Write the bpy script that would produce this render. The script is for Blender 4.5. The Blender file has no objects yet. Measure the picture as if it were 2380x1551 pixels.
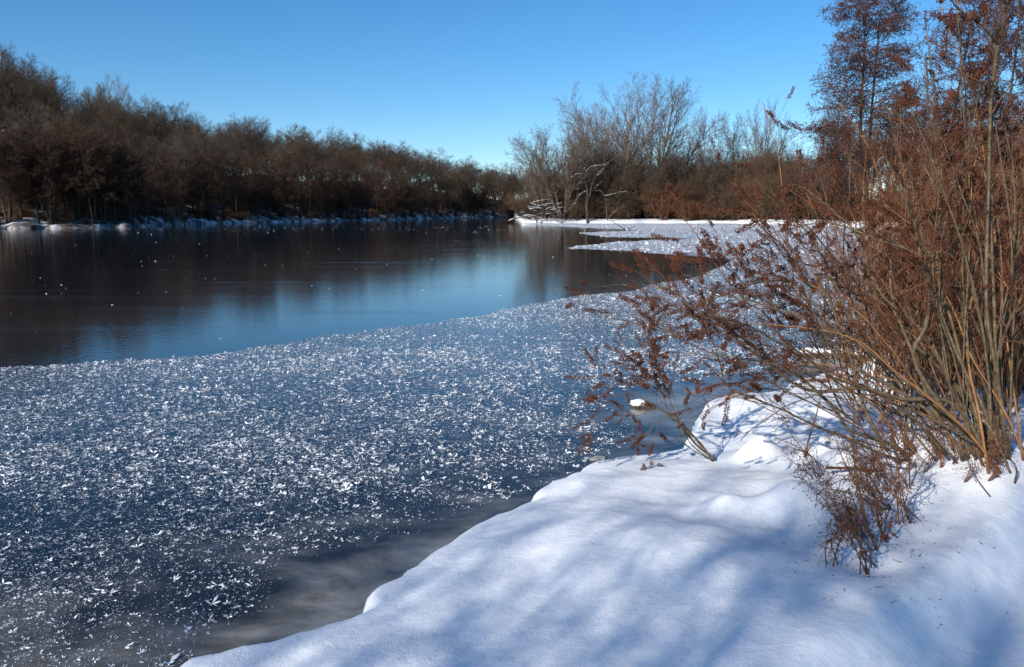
import bpy, math, random
import numpy as np
from mathutils import Vector, Matrix, noise

# ------------------------------------------------------------------ camera
S = bpy.context.scene
F = 796.0; CAMZ = 2.05
PITCH = math.atan(121.5 / F)
cam = bpy.data.cameras.new('camera'); camo = bpy.data.objects.new('camera', cam)
S.collection.objects.link(camo); S.camera = camo
cam.sensor_width = 36; cam.lens = F * 36 / 1024
cam.clip_start = 0.05; cam.clip_end = 9000
camo.location = (0, 0, CAMZ); camo.rotation_euler = (math.pi / 2 - PITCH, 0, 0)
# ------------------------------------------------------------------ sky and sun
SUN_AZ = math.atan2(-0.64, -0.77); SUN_EL = math.radians(27)
w = bpy.data.worlds.new('World'); S.world = w; w.use_nodes = True
nt = w.node_tree; bg = nt.nodes['Background']
sky = nt.nodes.new('ShaderNodeTexSky'); sky.sky_type = 'NISHITA'; sky.sun_disc = False
sky.sun_elevation = SUN_EL; sky.sun_rotation = SUN_AZ
sky.air_density = 1.0; sky.dust_density = 0.0; sky.ozone_density = 5.0; sky.altitude = 900
hs = nt.nodes.new('ShaderNodeHueSaturation'); hs.inputs['Saturation'].default_value = 1.2; hs.inputs['Hue'].default_value = .497
nt.links.new(sky.outputs[0], hs.inputs['Color']); nt.links.new(hs.outputs[0], bg.inputs[0])
bg.inputs[1].default_value = 0.118
sl = bpy.data.lights.new('sun', 'SUN'); sl.energy = 5.0; sl.angle = math.radians(0.55); sl.color = (1, 0.94, 0.85)
so = bpy.data.objects.new('sun', sl); S.collection.objects.link(so)
sdir = Vector((math.sin(SUN_AZ) * math.cos(SUN_EL), math.cos(SUN_AZ) * math.cos(SUN_EL), math.sin(SUN_EL)))
so.rotation_euler = sdir.to_track_quat('Z', 'Y').to_euler(); so.location = sdir * 50
S.view_settings.view_transform = 'Standard'; S.view_settings.look = 'None'
S.view_settings.exposure = 0.22; S.view_settings.gamma = 1; S.view_settings.use_curve_mapping = False
S.cycles.max_bounces = 6; S.cycles.diffuse_bounces = 3; S.cycles.glossy_bounces = 3
S.cycles.use_denoising = True

rng = np.random.default_rng(7); R = random.Random(11)
C = S.collection
K = 1024 / 2380.0                     # the photo was measured on a 2380 px wide view

# ------------------------------------------------------------------ helpers
def ray(dx, dy):
    a = (dx * K - 512) / F; b = (333.5 - dy * K) / F
    return (a, math.cos(PITCH) + b * math.sin(PITCH), -math.sin(PITCH) + b * math.cos(PITCH))
def on_z(dx, dy, z=0.0):
    r = ray(dx, dy); k = (z - CAMZ) / r[2]
    return Vector((r[0] * k, r[1] * k, z))
def at_y(dx, dy, y):
    r = ray(dx, dy); k = y / r[1]
    return Vector((r[0] * k, y, CAMZ + r[2] * k))

def tag(o, label=None, cat=None, group=None, kind=None):
    if label: o['label'] = label
    if cat: o['category'] = cat
    if group: o['group'] = group
    if kind: o['kind'] = kind
    return o
def link(name, me, parent=None, loc=None):
    o = bpy.data.objects.new(name, me); C.objects.link(o)
    if parent: o.parent = parent
    if loc is not None: o.location = loc
    return o
def empty(name, loc, rz=0, sc=1):
    o = bpy.data.objects.new(name, None); C.objects.link(o)
    o.location = loc; o.rotation_euler = (0, 0, rz); o.scale = (sc, sc, sc) if not hasattr(sc, '__len__') else sc
    o.empty_display_size = 0.1
    return o
def copy_tree(o, parent=None):
    c = o.copy(); C.objects.link(c)
    if parent: c.parent = parent
    for ch in list(o.children): copy_tree(ch, c)
    return c

def np_mesh(name, V, quads=None, tris=None, mat=None, smooth=True, mats=None, mi=None):
    me = bpy.data.meshes.new(name)
    V = np.asarray(V, np.float32)
    q = np.zeros((0, 4), np.int32) if quads is None else np.asarray(quads, np.int32).reshape(-1, 4)
    t = np.zeros((0, 3), np.int32) if tris is None else np.asarray(tris, np.int32).reshape(-1, 3)
    me.vertices.add(len(V)); me.vertices.foreach_set('co', V.ravel())
    nl = q.size + t.size; me.loops.add(nl)
    me.loops.foreach_set('vertex_index', np.concatenate([q.ravel(), t.ravel()]))
    me.polygons.add(len(q) + len(t))
    ls = np.concatenate([np.arange(len(q)) * 4, q.size + np.arange(len(t)) * 3]).astype(np.int32)
    me.polygons.foreach_set('loop_start', ls)
    me.polygons.foreach_set('use_smooth', np.full(len(ls), smooth))
    if mat: me.materials.append(mat)
    me.update(calc_edges=True); me.validate()
    return me

class Geo:                             # collects pieces of ONE mesh
    def __init__(s): s.V = []; s.Q = []; s.T = []; s.n = 0
    def add(s, V, Q=None, T=None):
        V = np.asarray(V, np.float32)
        if Q is not None and len(Q): s.Q.append(np.asarray(Q) + s.n)
        if T is not None and len(T): s.T.append(np.asarray(T) + s.n)
        s.V.append(V); s.n += len(V)
    def mesh(s, name, mat, smooth=True):
        return np_mesh(name, np.concatenate(s.V) if s.V else np.zeros((0, 3)), np.concatenate(s.Q) if s.Q else None,
                       np.concatenate(s.T) if s.T else None, mat, smooth)
    def segs(s, P0, P1, R0, R1, n=3, cone=False):
        P0 = np.asarray(P0, float); P1 = np.asarray(P1, float); R0 = np.asarray(R0, float); R1 = np.asarray(R1, float)
        N = len(P0)
        if not N: return
        d = P1 - P0; d /= np.linalg.norm(d, axis=1, keepdims=True) + 1e-9
        ref = np.where(np.abs(d[:, 2:3]) < 0.9, np.array([[0, 0, 1.0]]), np.array([[1.0, 0, 0]]))
        u = np.cross(d, ref); u /= np.linalg.norm(u, axis=1, keepdims=True) + 1e-9
        v = np.cross(d, u)
        a = np.arange(n) * 2 * np.pi / n
        ring = u[:, None, :] * np.cos(a)[None, :, None] + v[:, None, :] * np.sin(a)[None, :, None]
        A = P0[:, None, :] + ring * R0[:, None, None]
        if cone:
            V = np.concatenate([A, P1[:, None, :]], 1).reshape(-1, 3)
            b = (np.arange(N) * (n + 1))[:, None]
            k = np.arange(n)[None, :]
            T = np.stack([b + k, b + (k + 1) % n, b + n + 0 * k], -1).reshape(-1, 3)
            s.add(V, None, T)
        else:
            B = P1[:, None, :] + ring * R1[:, None, None]
            V = np.concatenate([A, B], 1).reshape(-1, 3)
            b = (np.arange(N) * 2 * n)[:, None]; k = np.arange(n)[None, :]
            Q = np.stack([b + k, b + (k + 1) % n, b + n + (k + 1) % n, b + n + k], -1).reshape(-1, 4)
            s.add(V, Q)
    def tube(s, P, Rr, n=6, cap=True):
        P = np.asarray(P, float); m = len(P); Rr = np.asarray(Rr, float)
        t = np.gradient(P, axis=0); t /= np.linalg.norm(t, axis=1, keepdims=True) + 1e-9
        u = np.cross(t[0], [0, 0, 1.0] if abs(t[0][2]) < .9 else [1.0, 0, 0]); u /= np.linalg.norm(u)
        a = np.arange(n) * 2 * np.pi / n; V = []
        for i in range(m):
            u = u - t[i] * np.dot(u, t[i]); u /= np.linalg.norm(u) + 1e-9
            v = np.cross(t[i], u)
            V.append(P[i] + Rr[i] * (np.cos(a)[:, None] * u + np.sin(a)[:, None] * v))
        V = np.concatenate(V + [P[:1], P[-1:]])
        k = np.arange(n)
        Q = np.concatenate([np.stack([i * n + k, i * n + (k + 1) % n, (i + 1) * n + (k + 1) % n, (i + 1) * n + k], -1) for i in range(m - 1)])
        T = np.concatenate([np.stack([(k + 1) % n, k, np.full(n, m * n)], -1), np.stack([(m - 1) * n + k, (m - 1) * n + (k + 1) % n, np.full(n, m * n + 1)], -1)])
        s.add(V, Q, T if cap else None)

def catmull(P, k=6):
    P = np.asarray([tuple(p) for p in P], float)
    if len(P) < 3:
        t = np.linspace(0, 1, k * 2)[:, None]; return P[0] * (1 - t) + P[-1] * t
    Q = np.vstack([2 * P[0] - P[1], P, 2 * P[-1] - P[-2]]); out = []
    for i in range(1, len(Q) - 2):
        for t in np.arange(k) / k:
            a, b, c, d = Q[i - 1], Q[i], Q[i + 1], Q[i + 2]
            out.append(.5 * (2 * b + (c - a) * t + (2 * a - 5 * b + 4 * c - d) * t * t + (3 * b - a - 3 * c + d) * t ** 3))
    out.append(P[-1]); return np.array(out)
def sm(x): x = np.clip(x, 0, 1); return x * x * (3 - 2 * x)
def vnoise(x, y, sc, seed=0):          # value noise on arrays
    g = np.random.default_rng(seed).random((64, 64)); X = np.asarray(x) / sc + 100; Y = np.asarray(y) / sc + 100
    i = np.floor(X).astype(int); j = np.floor(Y).astype(int); a = sm(X - i); b = sm(Y - j)
    q = lambda m, n: g[m % 64, n % 64]
    return (q(i, j) * (1 - a) + q(i + 1, j) * a) * (1 - b) + (q(i, j + 1) * (1 - a) + q(i + 1, j + 1) * a) * b - .5

# ------------------------------------------------------------------ materials
def new_mat(name):
    m = bpy.data.materials.new(name); m.use_nodes = True
    return m, m.node_tree, m.node_tree.nodes['Principled BSDF']
def nd(nt, t, **kw):
    n = nt.nodes.new(t)
    for k, v in kw.items():
        if k in n.inputs: n.inputs[k].default_value = v
        else: setattr(n, k, v)
    return n
def ramp(nt, pts):
    n = nt.nodes.new('ShaderNodeValToRGB'); e = n.color_ramp.elements
    while len(e) < len(pts): e.new(0.5)
    for q, (p, c) in zip(e, pts):
        q.position = p; q.color = (*c, 1) if hasattr(c, '__len__') else (c, c, c, 1)
    return n
def wood_mat(name, cols, scale=8.0, rough=0.85, by_object=True, bump=0.3):
    m, t, b = new_mat(name)
    tc = nd(t, 'ShaderNodeTexCoord'); nz = nd(t, 'ShaderNodeTexNoise', Scale=scale, Detail=4)
    t.links.new(tc.outputs['Object'], nz.inputs['Vector'])
    rp = ramp(t, [(0.3, cols[0]), (0.55, cols[1]), (0.75, cols[2])]); t.links.new(nz.outputs['Fac'], rp.inputs[0])
    out = rp.outputs[0]
    if by_object:
        oi = nd(t, 'ShaderNodeObjectInfo'); h = nd(t, 'ShaderNodeHueSaturation')
        mr = nd(t, 'ShaderNodeMapRange'); mr.inputs['To Min'].default_value = 0.65; mr.inputs['To Max'].default_value = 1.1
        t.links.new(oi.outputs['Random'], mr.inputs[0]); t.links.new(mr.outputs[0], h.inputs['Value']); t.links.new(out, h.inputs['Color'])
        out = h.outputs[0]
    t.links.new(out, b.inputs['Base Color']); b.inputs['Roughness'].default_value = rough
    b.inputs['Specular IOR Level'].default_value = 0.25
    if bump:
        bp = nd(t, 'ShaderNodeBump', Strength=bump, Distance=0.02); t.links.new(nz.outputs['Fac'], bp.inputs['Height']); t.links.new(bp.outputs[0], b.inputs['Normal'])
    return m
M = {}
M['bark_far'] = wood_mat('grey brown bark', [(.035, .027, .02), (.065, .05, .037), (.1, .08, .06)], 3)
M['sap_brown'] = wood_mat('warm brown sapling twigs', [(.08, .045, .028), (.12, .068, .04), (.16, .095, .06)], .6, bump=0)
M['twig_hill'] = wood_mat('dark grey brown twigs', [(.07, .05, .036), (.1, .074, .054), (.13, .1, .075)], .6, bump=0)
M['twig_olive'] = wood_mat('olive brown twigs', [(.075, .052, .032), (.105, .073, .045), (.135, .095, .06)], .6, bump=0)
M['twig_red'] = wood_mat('reddish brown twigs', [(.055, .031, .02), (.08, .044, .028), (.1, .057, .036)], .6, bump=0)
M['twig_grey'] = wood_mat('grey twigs', [(.14, .1, .075), (.19, .14, .105), (.24, .18, .14)], .6, bump=0)
M['bark_pale'] = wood_mat('pale grey bark', [(.15, .12, .09), (.24, .19, .15), (.32, .27, .21)], 3)
M['alder_twig'] = wood_mat('purple brown alder twigs', [(.07, .036, .03), (.1, .05, .04), (.13, .068, .052)], 1, bump=0)
M['cone'] = wood_mat('dark alder cones', [(.05, .02, .015), (.09, .035, .022), (.13, .05, .03)], 4, bump=0)
M['brush_red'] = wood_mat('rust brown brush', [(.1, .045, .025), (.15, .068, .036), (.2, .1, .055)], 2, bump=0)
M['brush_tan'] = wood_mat('tan brown brush', [(.1, .065, .038), (.14, .09, .052), (.18, .12, .07)], 1, bump=0)
M['stem_olive'] = wood_mat('olive grey willow bark', [(.07, .052, .03), (.14, .1, .058), (.22, .165, .1)], 30, bump=.5)
M['stem_red'] = wood_mat('red brown twig bark', [(.11, .05, .028), (.18, .085, .045), (.27, .135, .075)], 30)
M['stem_tan'] = wood_mat('tan dry stalk', [(.2, .09, .035), (.3, .14, .055), (.4, .2, .09)], 20)
M['seed'] = wood_mat('rust red seed heads', [(.075, .028, .015), (.15, .052, .026), (.25, .095, .045)], 40, bump=0)
M['dead_wood'] = wood_mat('weathered dead wood', [(.07, .055, .04), (.12, .095, .07), (.18, .15, .11)], 4)
M['leaf_dry'] = wood_mat('dry red leaf', [(.13, .035, .02), (.22, .06, .03), (.3, .1, .05)], 20, bump=0)
M['leaf_orange'] = wood_mat('orange fallen leaf', [(.5, .24, .1), (.62, .33, .16), (.7, .45, .28)], 30, bump=0)
M['stone'] = wood_mat('dark wet stone', [(.03, .026, .022), (.07, .06, .05), (.12, .1, .085)], 20)

def snow_material():
    m, t, b = new_mat('snow')
    tc = nd(t, 'ShaderNodeTexCoord')
    n1 = nd(t, 'ShaderNodeTexNoise', Scale=3.0, Detail=6, Roughness=.6); n2 = nd(t, 'ShaderNodeTexNoise', Scale=160.0, Detail=3)
    n3 = nd(t, 'ShaderNodeTexNoise', Scale=22.0, Detail=5, Roughness=.65)
    for n in (n1, n2, n3): t.links.new(tc.outputs['Object'], n.inputs['Vector'])
    rp = ramp(t, [(0.3, (.83, .86, .91)), (0.7, (.9, .91, .93))]); t.links.new(n1.outputs['Fac'], rp.inputs[0])
    t.links.new(rp.outputs[0], b.inputs['Base Color'])
    b.inputs['Roughness'].default_value = .7; b.inputs['Specular IOR Level'].default_value = .3
    b.inputs['Subsurface Weight'].default_value = 0.25; b.inputs['Subsurface Radius'].default_value = (.03, .04, .06); b.inputs['Subsurface Scale'].default_value = .6
    b1 = nd(t, 'ShaderNodeBump', Strength=.5, Distance=.006); t.links.new(n2.outputs['Fac'], b1.inputs['Height'])
    b2 = nd(t, 'ShaderNodeBump', Strength=.35, Distance=.02); t.links.new(n3.outputs['Fac'], b2.inputs['Height']); t.links.new(b1.outputs[0], b2.inputs['Normal'])
    t.links.new(b2.outputs[0], b.inputs['Normal'])
    return m
M['snow'] = snow_material()
def simple_snow(name):
    m, t, b = new_mat(name); n = nd(t, 'ShaderNodeTexNoise', Scale=.8, Detail=5); tc = nd(t, 'ShaderNodeTexCoord')
    t.links.new(tc.outputs['Object'], n.inputs['Vector'])
    rp = ramp(t, [(.25, (.72, .75, .82)), (.7, (.87, .88, .9))]); t.links.new(n.outputs['Fac'], rp.inputs[0]); t.links.new(rp.outputs[0], b.inputs['Base Color'])
    b.inputs['Roughness'].default_value = .8; b.inputs['Specular IOR Level'].default_value = .2
    return m
M['dirty_ice'] = wood_mat('grey dirty ice', [(.2, .21, .22), (.32, .33, .34), (.5, .52, .54)], 12)
M['snow_far'] = simple_snow('settled snow')
def forest_floor():
    m, t, b = new_mat('leaf litter with thin snow'); tc = nd(t, 'ShaderNodeTexCoord')
    n = nd(t, 'ShaderNodeTexNoise', Scale=.35, Detail=8, Roughness=.7); t.links.new(tc.outputs['Object'], n.inputs['Vector'])
    at = nd(t, 'ShaderNodeAttribute', attribute_name='snow'); mx = nd(t, 'ShaderNodeMath', operation='ADD')
    t.links.new(n.outputs['Fac'], mx.inputs[0]); t.links.new(at.outputs['Fac'], mx.inputs[1])
    rp = ramp(t, [(.5, (.06, .042, .03)), (.62, (.12, .1, .09)), (.8, (.78, .8, .85))]); t.links.new(mx.outputs[0], rp.inputs[0])
    t.links.new(rp.outputs[0], b.inputs['Base Color']); b.inputs['Roughness'].default_value = .9; b.inputs['Specular IOR Level'].default_value = .1
    return m
M['floor'] = forest_floor()
def ice_clear():
    m, t, b = new_mat('clear black ice'); tc = nd(t, 'ShaderNodeTexCoord')
    mp = nd(t, 'ShaderNodeMapping'); mp.inputs['Scale'].default_value = (.09, .8, 1); t.links.new(tc.outputs['Object'], mp.inputs[0])
    n1 = nd(t, 'ShaderNodeTexNoise', Scale=1.2, Detail=7, Roughness=.62); t.links.new(mp.outputs[0], n1.inputs['Vector'])
    n2 = nd(t, 'ShaderNodeTexNoise', Scale=9, Detail=4); t.links.new(tc.outputs['Object'], n2.inputs['Vector'])
    n4 = nd(t, 'ShaderNodeTexNoise', Scale=28, Detail=3, Roughness=.7); t.links.new(tc.outputs['Object'], n4.inputs['Vector'])
    r1 = ramp(t, [(.52, 0.0), (.72, 1.0)]); t.links.new(n1.outputs['Fac'], r1.inputs[0])       # frost film patches
    r4 = ramp(t, [(.52, 0.0), (.7, 1.0)]); t.links.new(n4.outputs['Fac'], r4.inputs[0])
    mm = nd(t, 'ShaderNodeMath', operation='MULTIPLY'); t.links.new(r1.outputs[0], mm.inputs[0]); t.links.new(r4.outputs[0], mm.inputs[1])
    mix = nd(t, 'ShaderNodeMix', data_type='RGBA'); mix.inputs[6].default_value = (.012, .015, .02, 1); mix.inputs[7].default_value = (.2, .24, .3, 1)
    sc = nd(t, 'ShaderNodeMath', operation='MULTIPLY'); sc.inputs[1].default_value = .5; t.links.new(mm.outputs[0], sc.inputs[0]); t.links.new(sc.outputs[0], mix.inputs[0])
    t.links.new(mix.outputs[2], b.inputs['Base Color'])
    mr = nd(t, 'ShaderNodeMapRange'); mr.inputs['To Min'].default_value = .04; mr.inputs['To Max'].default_value = .13
    t.links.new(r1.outputs[0], mr.inputs[0]); t.links.new(mr.outputs[0], b.inputs['Roughness']); b.inputs['IOR'].default_value = 1.34
    bp = nd(t, 'ShaderNodeBump', Strength=.10, Distance=.02); t.links.new(n2.outputs['Fac'], bp.inputs['Height']); t.links.new(bp.outputs[0], b.inputs['Normal'])
    return m
M['ice'] = ice_clear()
def ice_frost():
    m, t, b = new_mat('frosted ice'); tc = nd(t, 'ShaderNodeTexCoord')
    cov = nd(t, 'ShaderNodeAttribute', attribute_name='cover'); cl = nd(t, 'ShaderNodeAttribute', attribute_name='cloud')
    mp = nd(t, 'ShaderNodeMapping'); mp.inputs['Rotation'].default_value = (0, 0, -.45); mp.inputs['Scale'].default_value = (.8, 1.25, 1); t.links.new(tc.outputs['Object'], mp.inputs[0])
    n0 = nd(t, 'ShaderNodeTexNoise', Scale=1.5, Detail=8, Roughness=.66, Distortion=.35); t.links.new(mp.outputs[0], n0.inputs['Vector'])
    ad = nd(t, 'ShaderNodeMath', operation='ADD'); t.links.new(n0.outputs['Fac'], ad.inputs[0]); t.links.new(cl.outputs['Fac'], ad.inputs[1])
    r0 = ramp(t, [(.40, (.006, .006, .007)), (.55, (.026, .024, .022)), (.7, (.11, .105, .095)), (.9, (.3, .29, .27))]); t.links.new(ad.outputs[0], r0.inputs[0])
    # fine hoar specks
    v = nd(t, 'ShaderNodeTexNoise', Scale=75, Detail=3, Roughness=.7); t.links.new(tc.outputs['Object'], v.inputs['Vector'])
    v2 = nd(t, 'ShaderNodeTexNoise', Scale=14, Detail=3, Roughness=.6); t.links.new(tc.outputs['Object'], v2.inputs['Vector'])
    a1 = nd(t, 'ShaderNodeMath', operation='MULTIPLY_ADD'); a1.inputs[1].default_value = .45; t.links.new(v2.outputs['Fac'], a1.inputs[0]); t.links.new(v.outputs['Fac'], a1.inputs[2])
    a2 = nd(t, 'ShaderNodeMath', operation='ADD'); t.links.new(a1.outputs[0], a2.inputs[0]); t.links.new(cov.outputs['Fac'], a2.inputs[1])
    sp = ramp(t, [(.9, 0.0), (1.0, 1.0)]); t.links.new(a2.outputs[0], sp.inputs[0])
    mix = nd(t, 'ShaderNodeMix', data_type='RGBA'); mix.inputs[7].default_value = (.72, .76, .83, 1)
    t.links.new(sp.outputs[0], mix.inputs[0]); t.links.new(r0.outputs[0], mix.inputs[6]); t.links.new(mix.outputs[2], b.inputs['Base Color'])
    mr = nd(t, 'ShaderNodeMapRange'); mr.inputs['To Min'].default_value = .16; mr.inputs['To Max'].default_value = .85
    t.links.new(sp.outputs[0], mr.inputs[0]); t.links.new(mr.outputs[0], b.inputs['Roughness']); b.inputs['IOR'].default_value = 1.34
    bp = nd(t, 'ShaderNodeBump', Strength=.2, Distance=.01); t.links.new(v2.outputs['Fac'], bp.inputs['Height']); t.links.new(bp.outputs[0], b.inputs['Normal'])
    return m
M['ice_frost'] = ice_frost()
def crystal():
    m, t, b = new_mat('hoar frost'); b.inputs['Base Color'].default_value = (.86, .88, .92, 1); b.inputs['Roughness'].default_value = .45
    n = nd(t, 'ShaderNodeTexNoise', Scale=40); tc = nd(t, 'ShaderNodeTexCoord'); t.links.new(tc.outputs['Object'], n.inputs['Vector'])
    rp = ramp(t, [(.3, (.75, .79, .86)), (.7, (.93, .94, .96))]); t.links.new(n.outputs['Fac'], rp.inputs[0]); t.links.new(rp.outputs[0], b.inputs['Base Color'])
    return m
M['crystal'] = crystal()

# ------------------------------------------------------------------ ground, ice
g = Geo(); e = 6000
g.add([(-e, -e, -.8), (e, -e, -.8), (e, e, -.8), (-e, e, -.8)], [(0, 1, 2, 3)])
tag(link('ground', g.mesh('ground', M['snow_far'])), 'flat snow covered ground reaching to the horizon', kind='structure')
g = Geo(); g.add([(-700, -60, 0), (500, -60, 0), (500, 700, 0), (-700, 700, 0)], [(0, 1, 2, 3)])
tag(link('ice', g.mesh('ice', M['ice'])), 'dark mirror smooth ice of the open lake', kind='structure')

def poly_dist(X, Y, P):                # distance to a polyline
    D = np.full(X.shape, 1e9)
    for a, b in zip(P[:-1], P[1:]):
        ax, ay = a; bx, by = b; dx, dy = bx - ax, by - ay
        t = np.clip(((X - ax) * dx + (Y - ay) * dy) / (dx * dx + dy * dy + 1e-12), 0, 1)
        D = np.minimum(D, np.hypot(X - ax - t * dx, Y - ay - t * dy))
    return D
def inside(X, Y, P):
    c = np.zeros(X.shape, bool); n = len(P)
    for i in range(n):
        x1, y1 = P[i]; x2, y2 = P[(i + 1) % n]
        if y1 == y2: continue
        k = ((y1 > Y) != (y2 > Y)) & (X < (x2 - x1) * (Y - y1) / (y2 - y1) + x1)
        c ^= k
    return c

# ------------------------------------------------------------------ snow bank (foreground)
edge_px = [(405, 1551), (425, 1532), (520, 1507), (600, 1492), (650, 1480), (690, 1462), (730, 1438), (790, 1420), (835, 1405), (845, 1385), (868, 1362), (915, 1338), (935, 1315),
           (975, 1290), (1010, 1262), (1060, 1235), (1120, 1208), (1165, 1190), (1215, 1168), (1245, 1140), (1268, 1120), (1320, 1103), (1370, 1075), (1440, 1062),
           (1520, 1050), (1580, 1035), (1600, 1005), (1612, 965), (1645, 930), (1700, 915), (1780, 910), (1818, 905), (1832, 885), (1880, 873), (1950, 862), (2000, 845), (2040, 815),
           (2110, 790), (2200, 770), (2300, 745), (2400, 705), (2550, 660)]
EDGE = [tuple(on_z(x, y, .09)[:2]) for x, y in edge_px]
EDGE = [(-95, -34), (-40, -22), (-16, -10), (-7, -3), (-3.2, 1.2), (-1.9, 2.65)] + EDGE + [(24, 28), (45, 38), (110, 45)]
LAND = EDGE + [(110, -60), (-95, -60)]
bumps = [(1765, 1035, .14, .12), (1840, 1195, .19, .135), (1685, 1180, .14, .075), (1905, 1070, .16, .13), (2080, 880, .24, .2), (2110, 860, .1, .12), (2040, 845, .18, .12), (2180, 900, .3, .16), (1960, 1110, .18, .1),
         (2240, 1110, .4, .14), (2300, 1180, .4, .08), (2010, 1330, .12, -.05), (1400, 1250, .5, .05), (1600, 1300, .5, .05), (1960, 1170, .13, .07), (2110, 1090, .2, .1), (1990, 1020, .16, .06), (1900, 930, .2, .06)]
BP = []
for bx, by, r, h in bumps:
    p = on_z(bx, by, .3); BP.append((p.x, p.y, r * 1.5, h * 1.4))
def H(X, Y):
    X = np.asarray(X, float); Y = np.asarray(Y, float); ins = inside(X, Y, LAND); d = poly_dist(X, Y, EDGE)
    w1 = d + vnoise(X, Y, .3, 3) * .08 + vnoise(X, Y, .1, 4) * .04
    d = np.where(ins, w1, -d)
    z = .12 * np.sqrt(np.clip(d / .1, 0, 1)) * (1 - .0) + .05 * sm(d / .5) + .16 * sm(d / 2.2) + .12 * sm((d - 1) / 4) - .35 * sm(-d / .12)
    m = sm(d / .35)
    z = z + m * (vnoise(X, Y, 1.3, 1) * .12 + vnoise(X, Y, .5, 2) * .045 + vnoise(X, Y, 4, 9) * .15 + vnoise(X, Y, .17, 41) * .016 + vnoise(X, Y, .07, 42) * .005)
    for bx, by, r, h in BP: z = z + m * h * np.exp(-((X - bx) ** 2 + (Y - by) ** 2) / (2 * (r * .5) ** 2))
    # the hollow in the right corner whose rim runs down to the left
    p = on_z(2050, 1430, .3); q = on_z(2280, 1270, .3); tx, ty = q.x - p.x, q.y - p.y; L = math.hypot(tx, ty); nx, ny = ty / L, -tx / L
    s = (X - p.x) * nx + (Y - p.y) * ny
    z = z - .2 * sm(s / .3) * sm((X - .3) / .8) * np.exp(-np.clip(s - .5, 0, 9) * .6) * sm((7 - Y) / 2)
    return z
def Hs(x, y): return float(H(np.array([x]), np.array([y]))[0])
def on_snow(dx, dy, sink=0.0):
    z = .3
    for _ in range(8):
        p = on_z(dx, dy, z); z = .5 * z + .5 * Hs(p.x, p.y)
    p = on_z(dx, dy, z); p.z = Hs(p.x, p.y) - sink
    return p
def grow_axis(start, stop, d0, k):
    o = [start]; d = d0
    while abs(o[-1]) < abs(stop): d *= k; o.append(o[-1] + d * (1 if stop > start else -1))
    return o[1:]
xs = np.array(sorted(grow_axis(-2.2, -110, .03, 1.16)) + list(np.arange(-2.2, 5.6, .021)) + grow_axis(5.6, 120, .025, 1.06))
ys = np.array(sorted(grow_axis(2.3, -70, .03, 1.12)) + list(np.arange(2.3, 9.5, .024)) + grow_axis(9.5, 60, .028, 1.03))
X, Y = np.meshgrid(xs, ys); Z = H(X, Y)
nx_, ny_ = len(xs), len(ys); idx = np.arange(nx_ * ny_).reshape(ny_, nx_)
Q = np.stack([idx[:-1, :-1], idx[:-1, 1:], idx[1:, 1:], idx[1:, :-1]], -1).reshape(-1, 4)
keep = (Z.ravel()[Q] > -.2).any(1); Q = Q[keep]
V = np.stack([X, Y, Z], -1).reshape(-1, 3); used, inv = np.unique(Q, return_inverse=True)
tag(link('snow_bank', np_mesh('snow_bank', V[used], inv.reshape(-1, 4), None, M['snow'])), 'deep soft snow on the near bank with rounded lip above the ice', kind='structure')

# ------------------------------------------------------------------ frosted ice sheet
frost_px = [(-500, 900), (-200, 872), (0, 857), (200, 843), (430, 830), (560, 815), (660, 798), (760, 780), (900, 762), (1000, 750), (1100, 738), (1200, 714), (1330, 690), (1480, 672), (1560, 655), (1640, 640), (1680, 620), (1702, 605),
            (1640, 597), (1540, 590), (1440, 581), (1319, 577), (1350, 571), (1400, 567), (1430, 561), (1470, 560), (1540, 557.5), (1607, 554.6), (1540, 552.5), (1470, 552), (1415, 550), (1380, 546), (1352, 541.5), (1400, 538.5),
            (1475, 535.5), (1440, 532.5), (1390, 530.5), (1337, 527.6), (1277, 524.6), (1240, 522), (1206, 518.6)]
fp = [on_z(x, y)[:2] for x, y in frost_px]; FP = []
for a, b in zip(fp[:-1], fp[1:]):
    L = math.hypot(b[0] - a[0], b[1] - a[1]); n = max(2, int(min(L / .12, 60)))
    for k in range(n):
        t = k / n; x = a[0] + (b[0] - a[0]) * t; y = a[1] + (b[1] - a[1]) * t
        amp = .016 * y
        FP.append((x + amp * (float(vnoise(x, y, .05 * y, 5)) * 1.2 + float(vnoise(x, y, .012 * y, 15)) * .5), y + amp * (float(vnoise(x, y, .03 * y, 6)) * 1.6 + float(vnoise(x, y, .01 * y, 16)) * .7)))
FP.append(fp[-1]); FP += [(12, 175), (200, 175), (200, -50), (-120, -50), (-60, 2)]
# sheet as strips: constrained triangulation of the outline plus inner points carrying the frost thickness
from mathutils.geometry import delaunay_2d_cdt
inner = []
for _ in range(5200):
    y = 1.5 + 58 * R.random() ** 2.2; x = y * R.uniform(-1.0, 1.1)
    inner.append((x, y))
pin = np.array(inner); ok = inside(pin[:, 0], pin[:, 1], FP); pin = pin[ok]
res = delaunay_2d_cdt([Vector(p) for p in FP] + [Vector(p) for p in pin], [], [list(range(len(FP)))], 1, 1e-4)
SV = np.array([(v.x, v.y) for v in res[0]]); ST = [f for f in res[2]]
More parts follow.
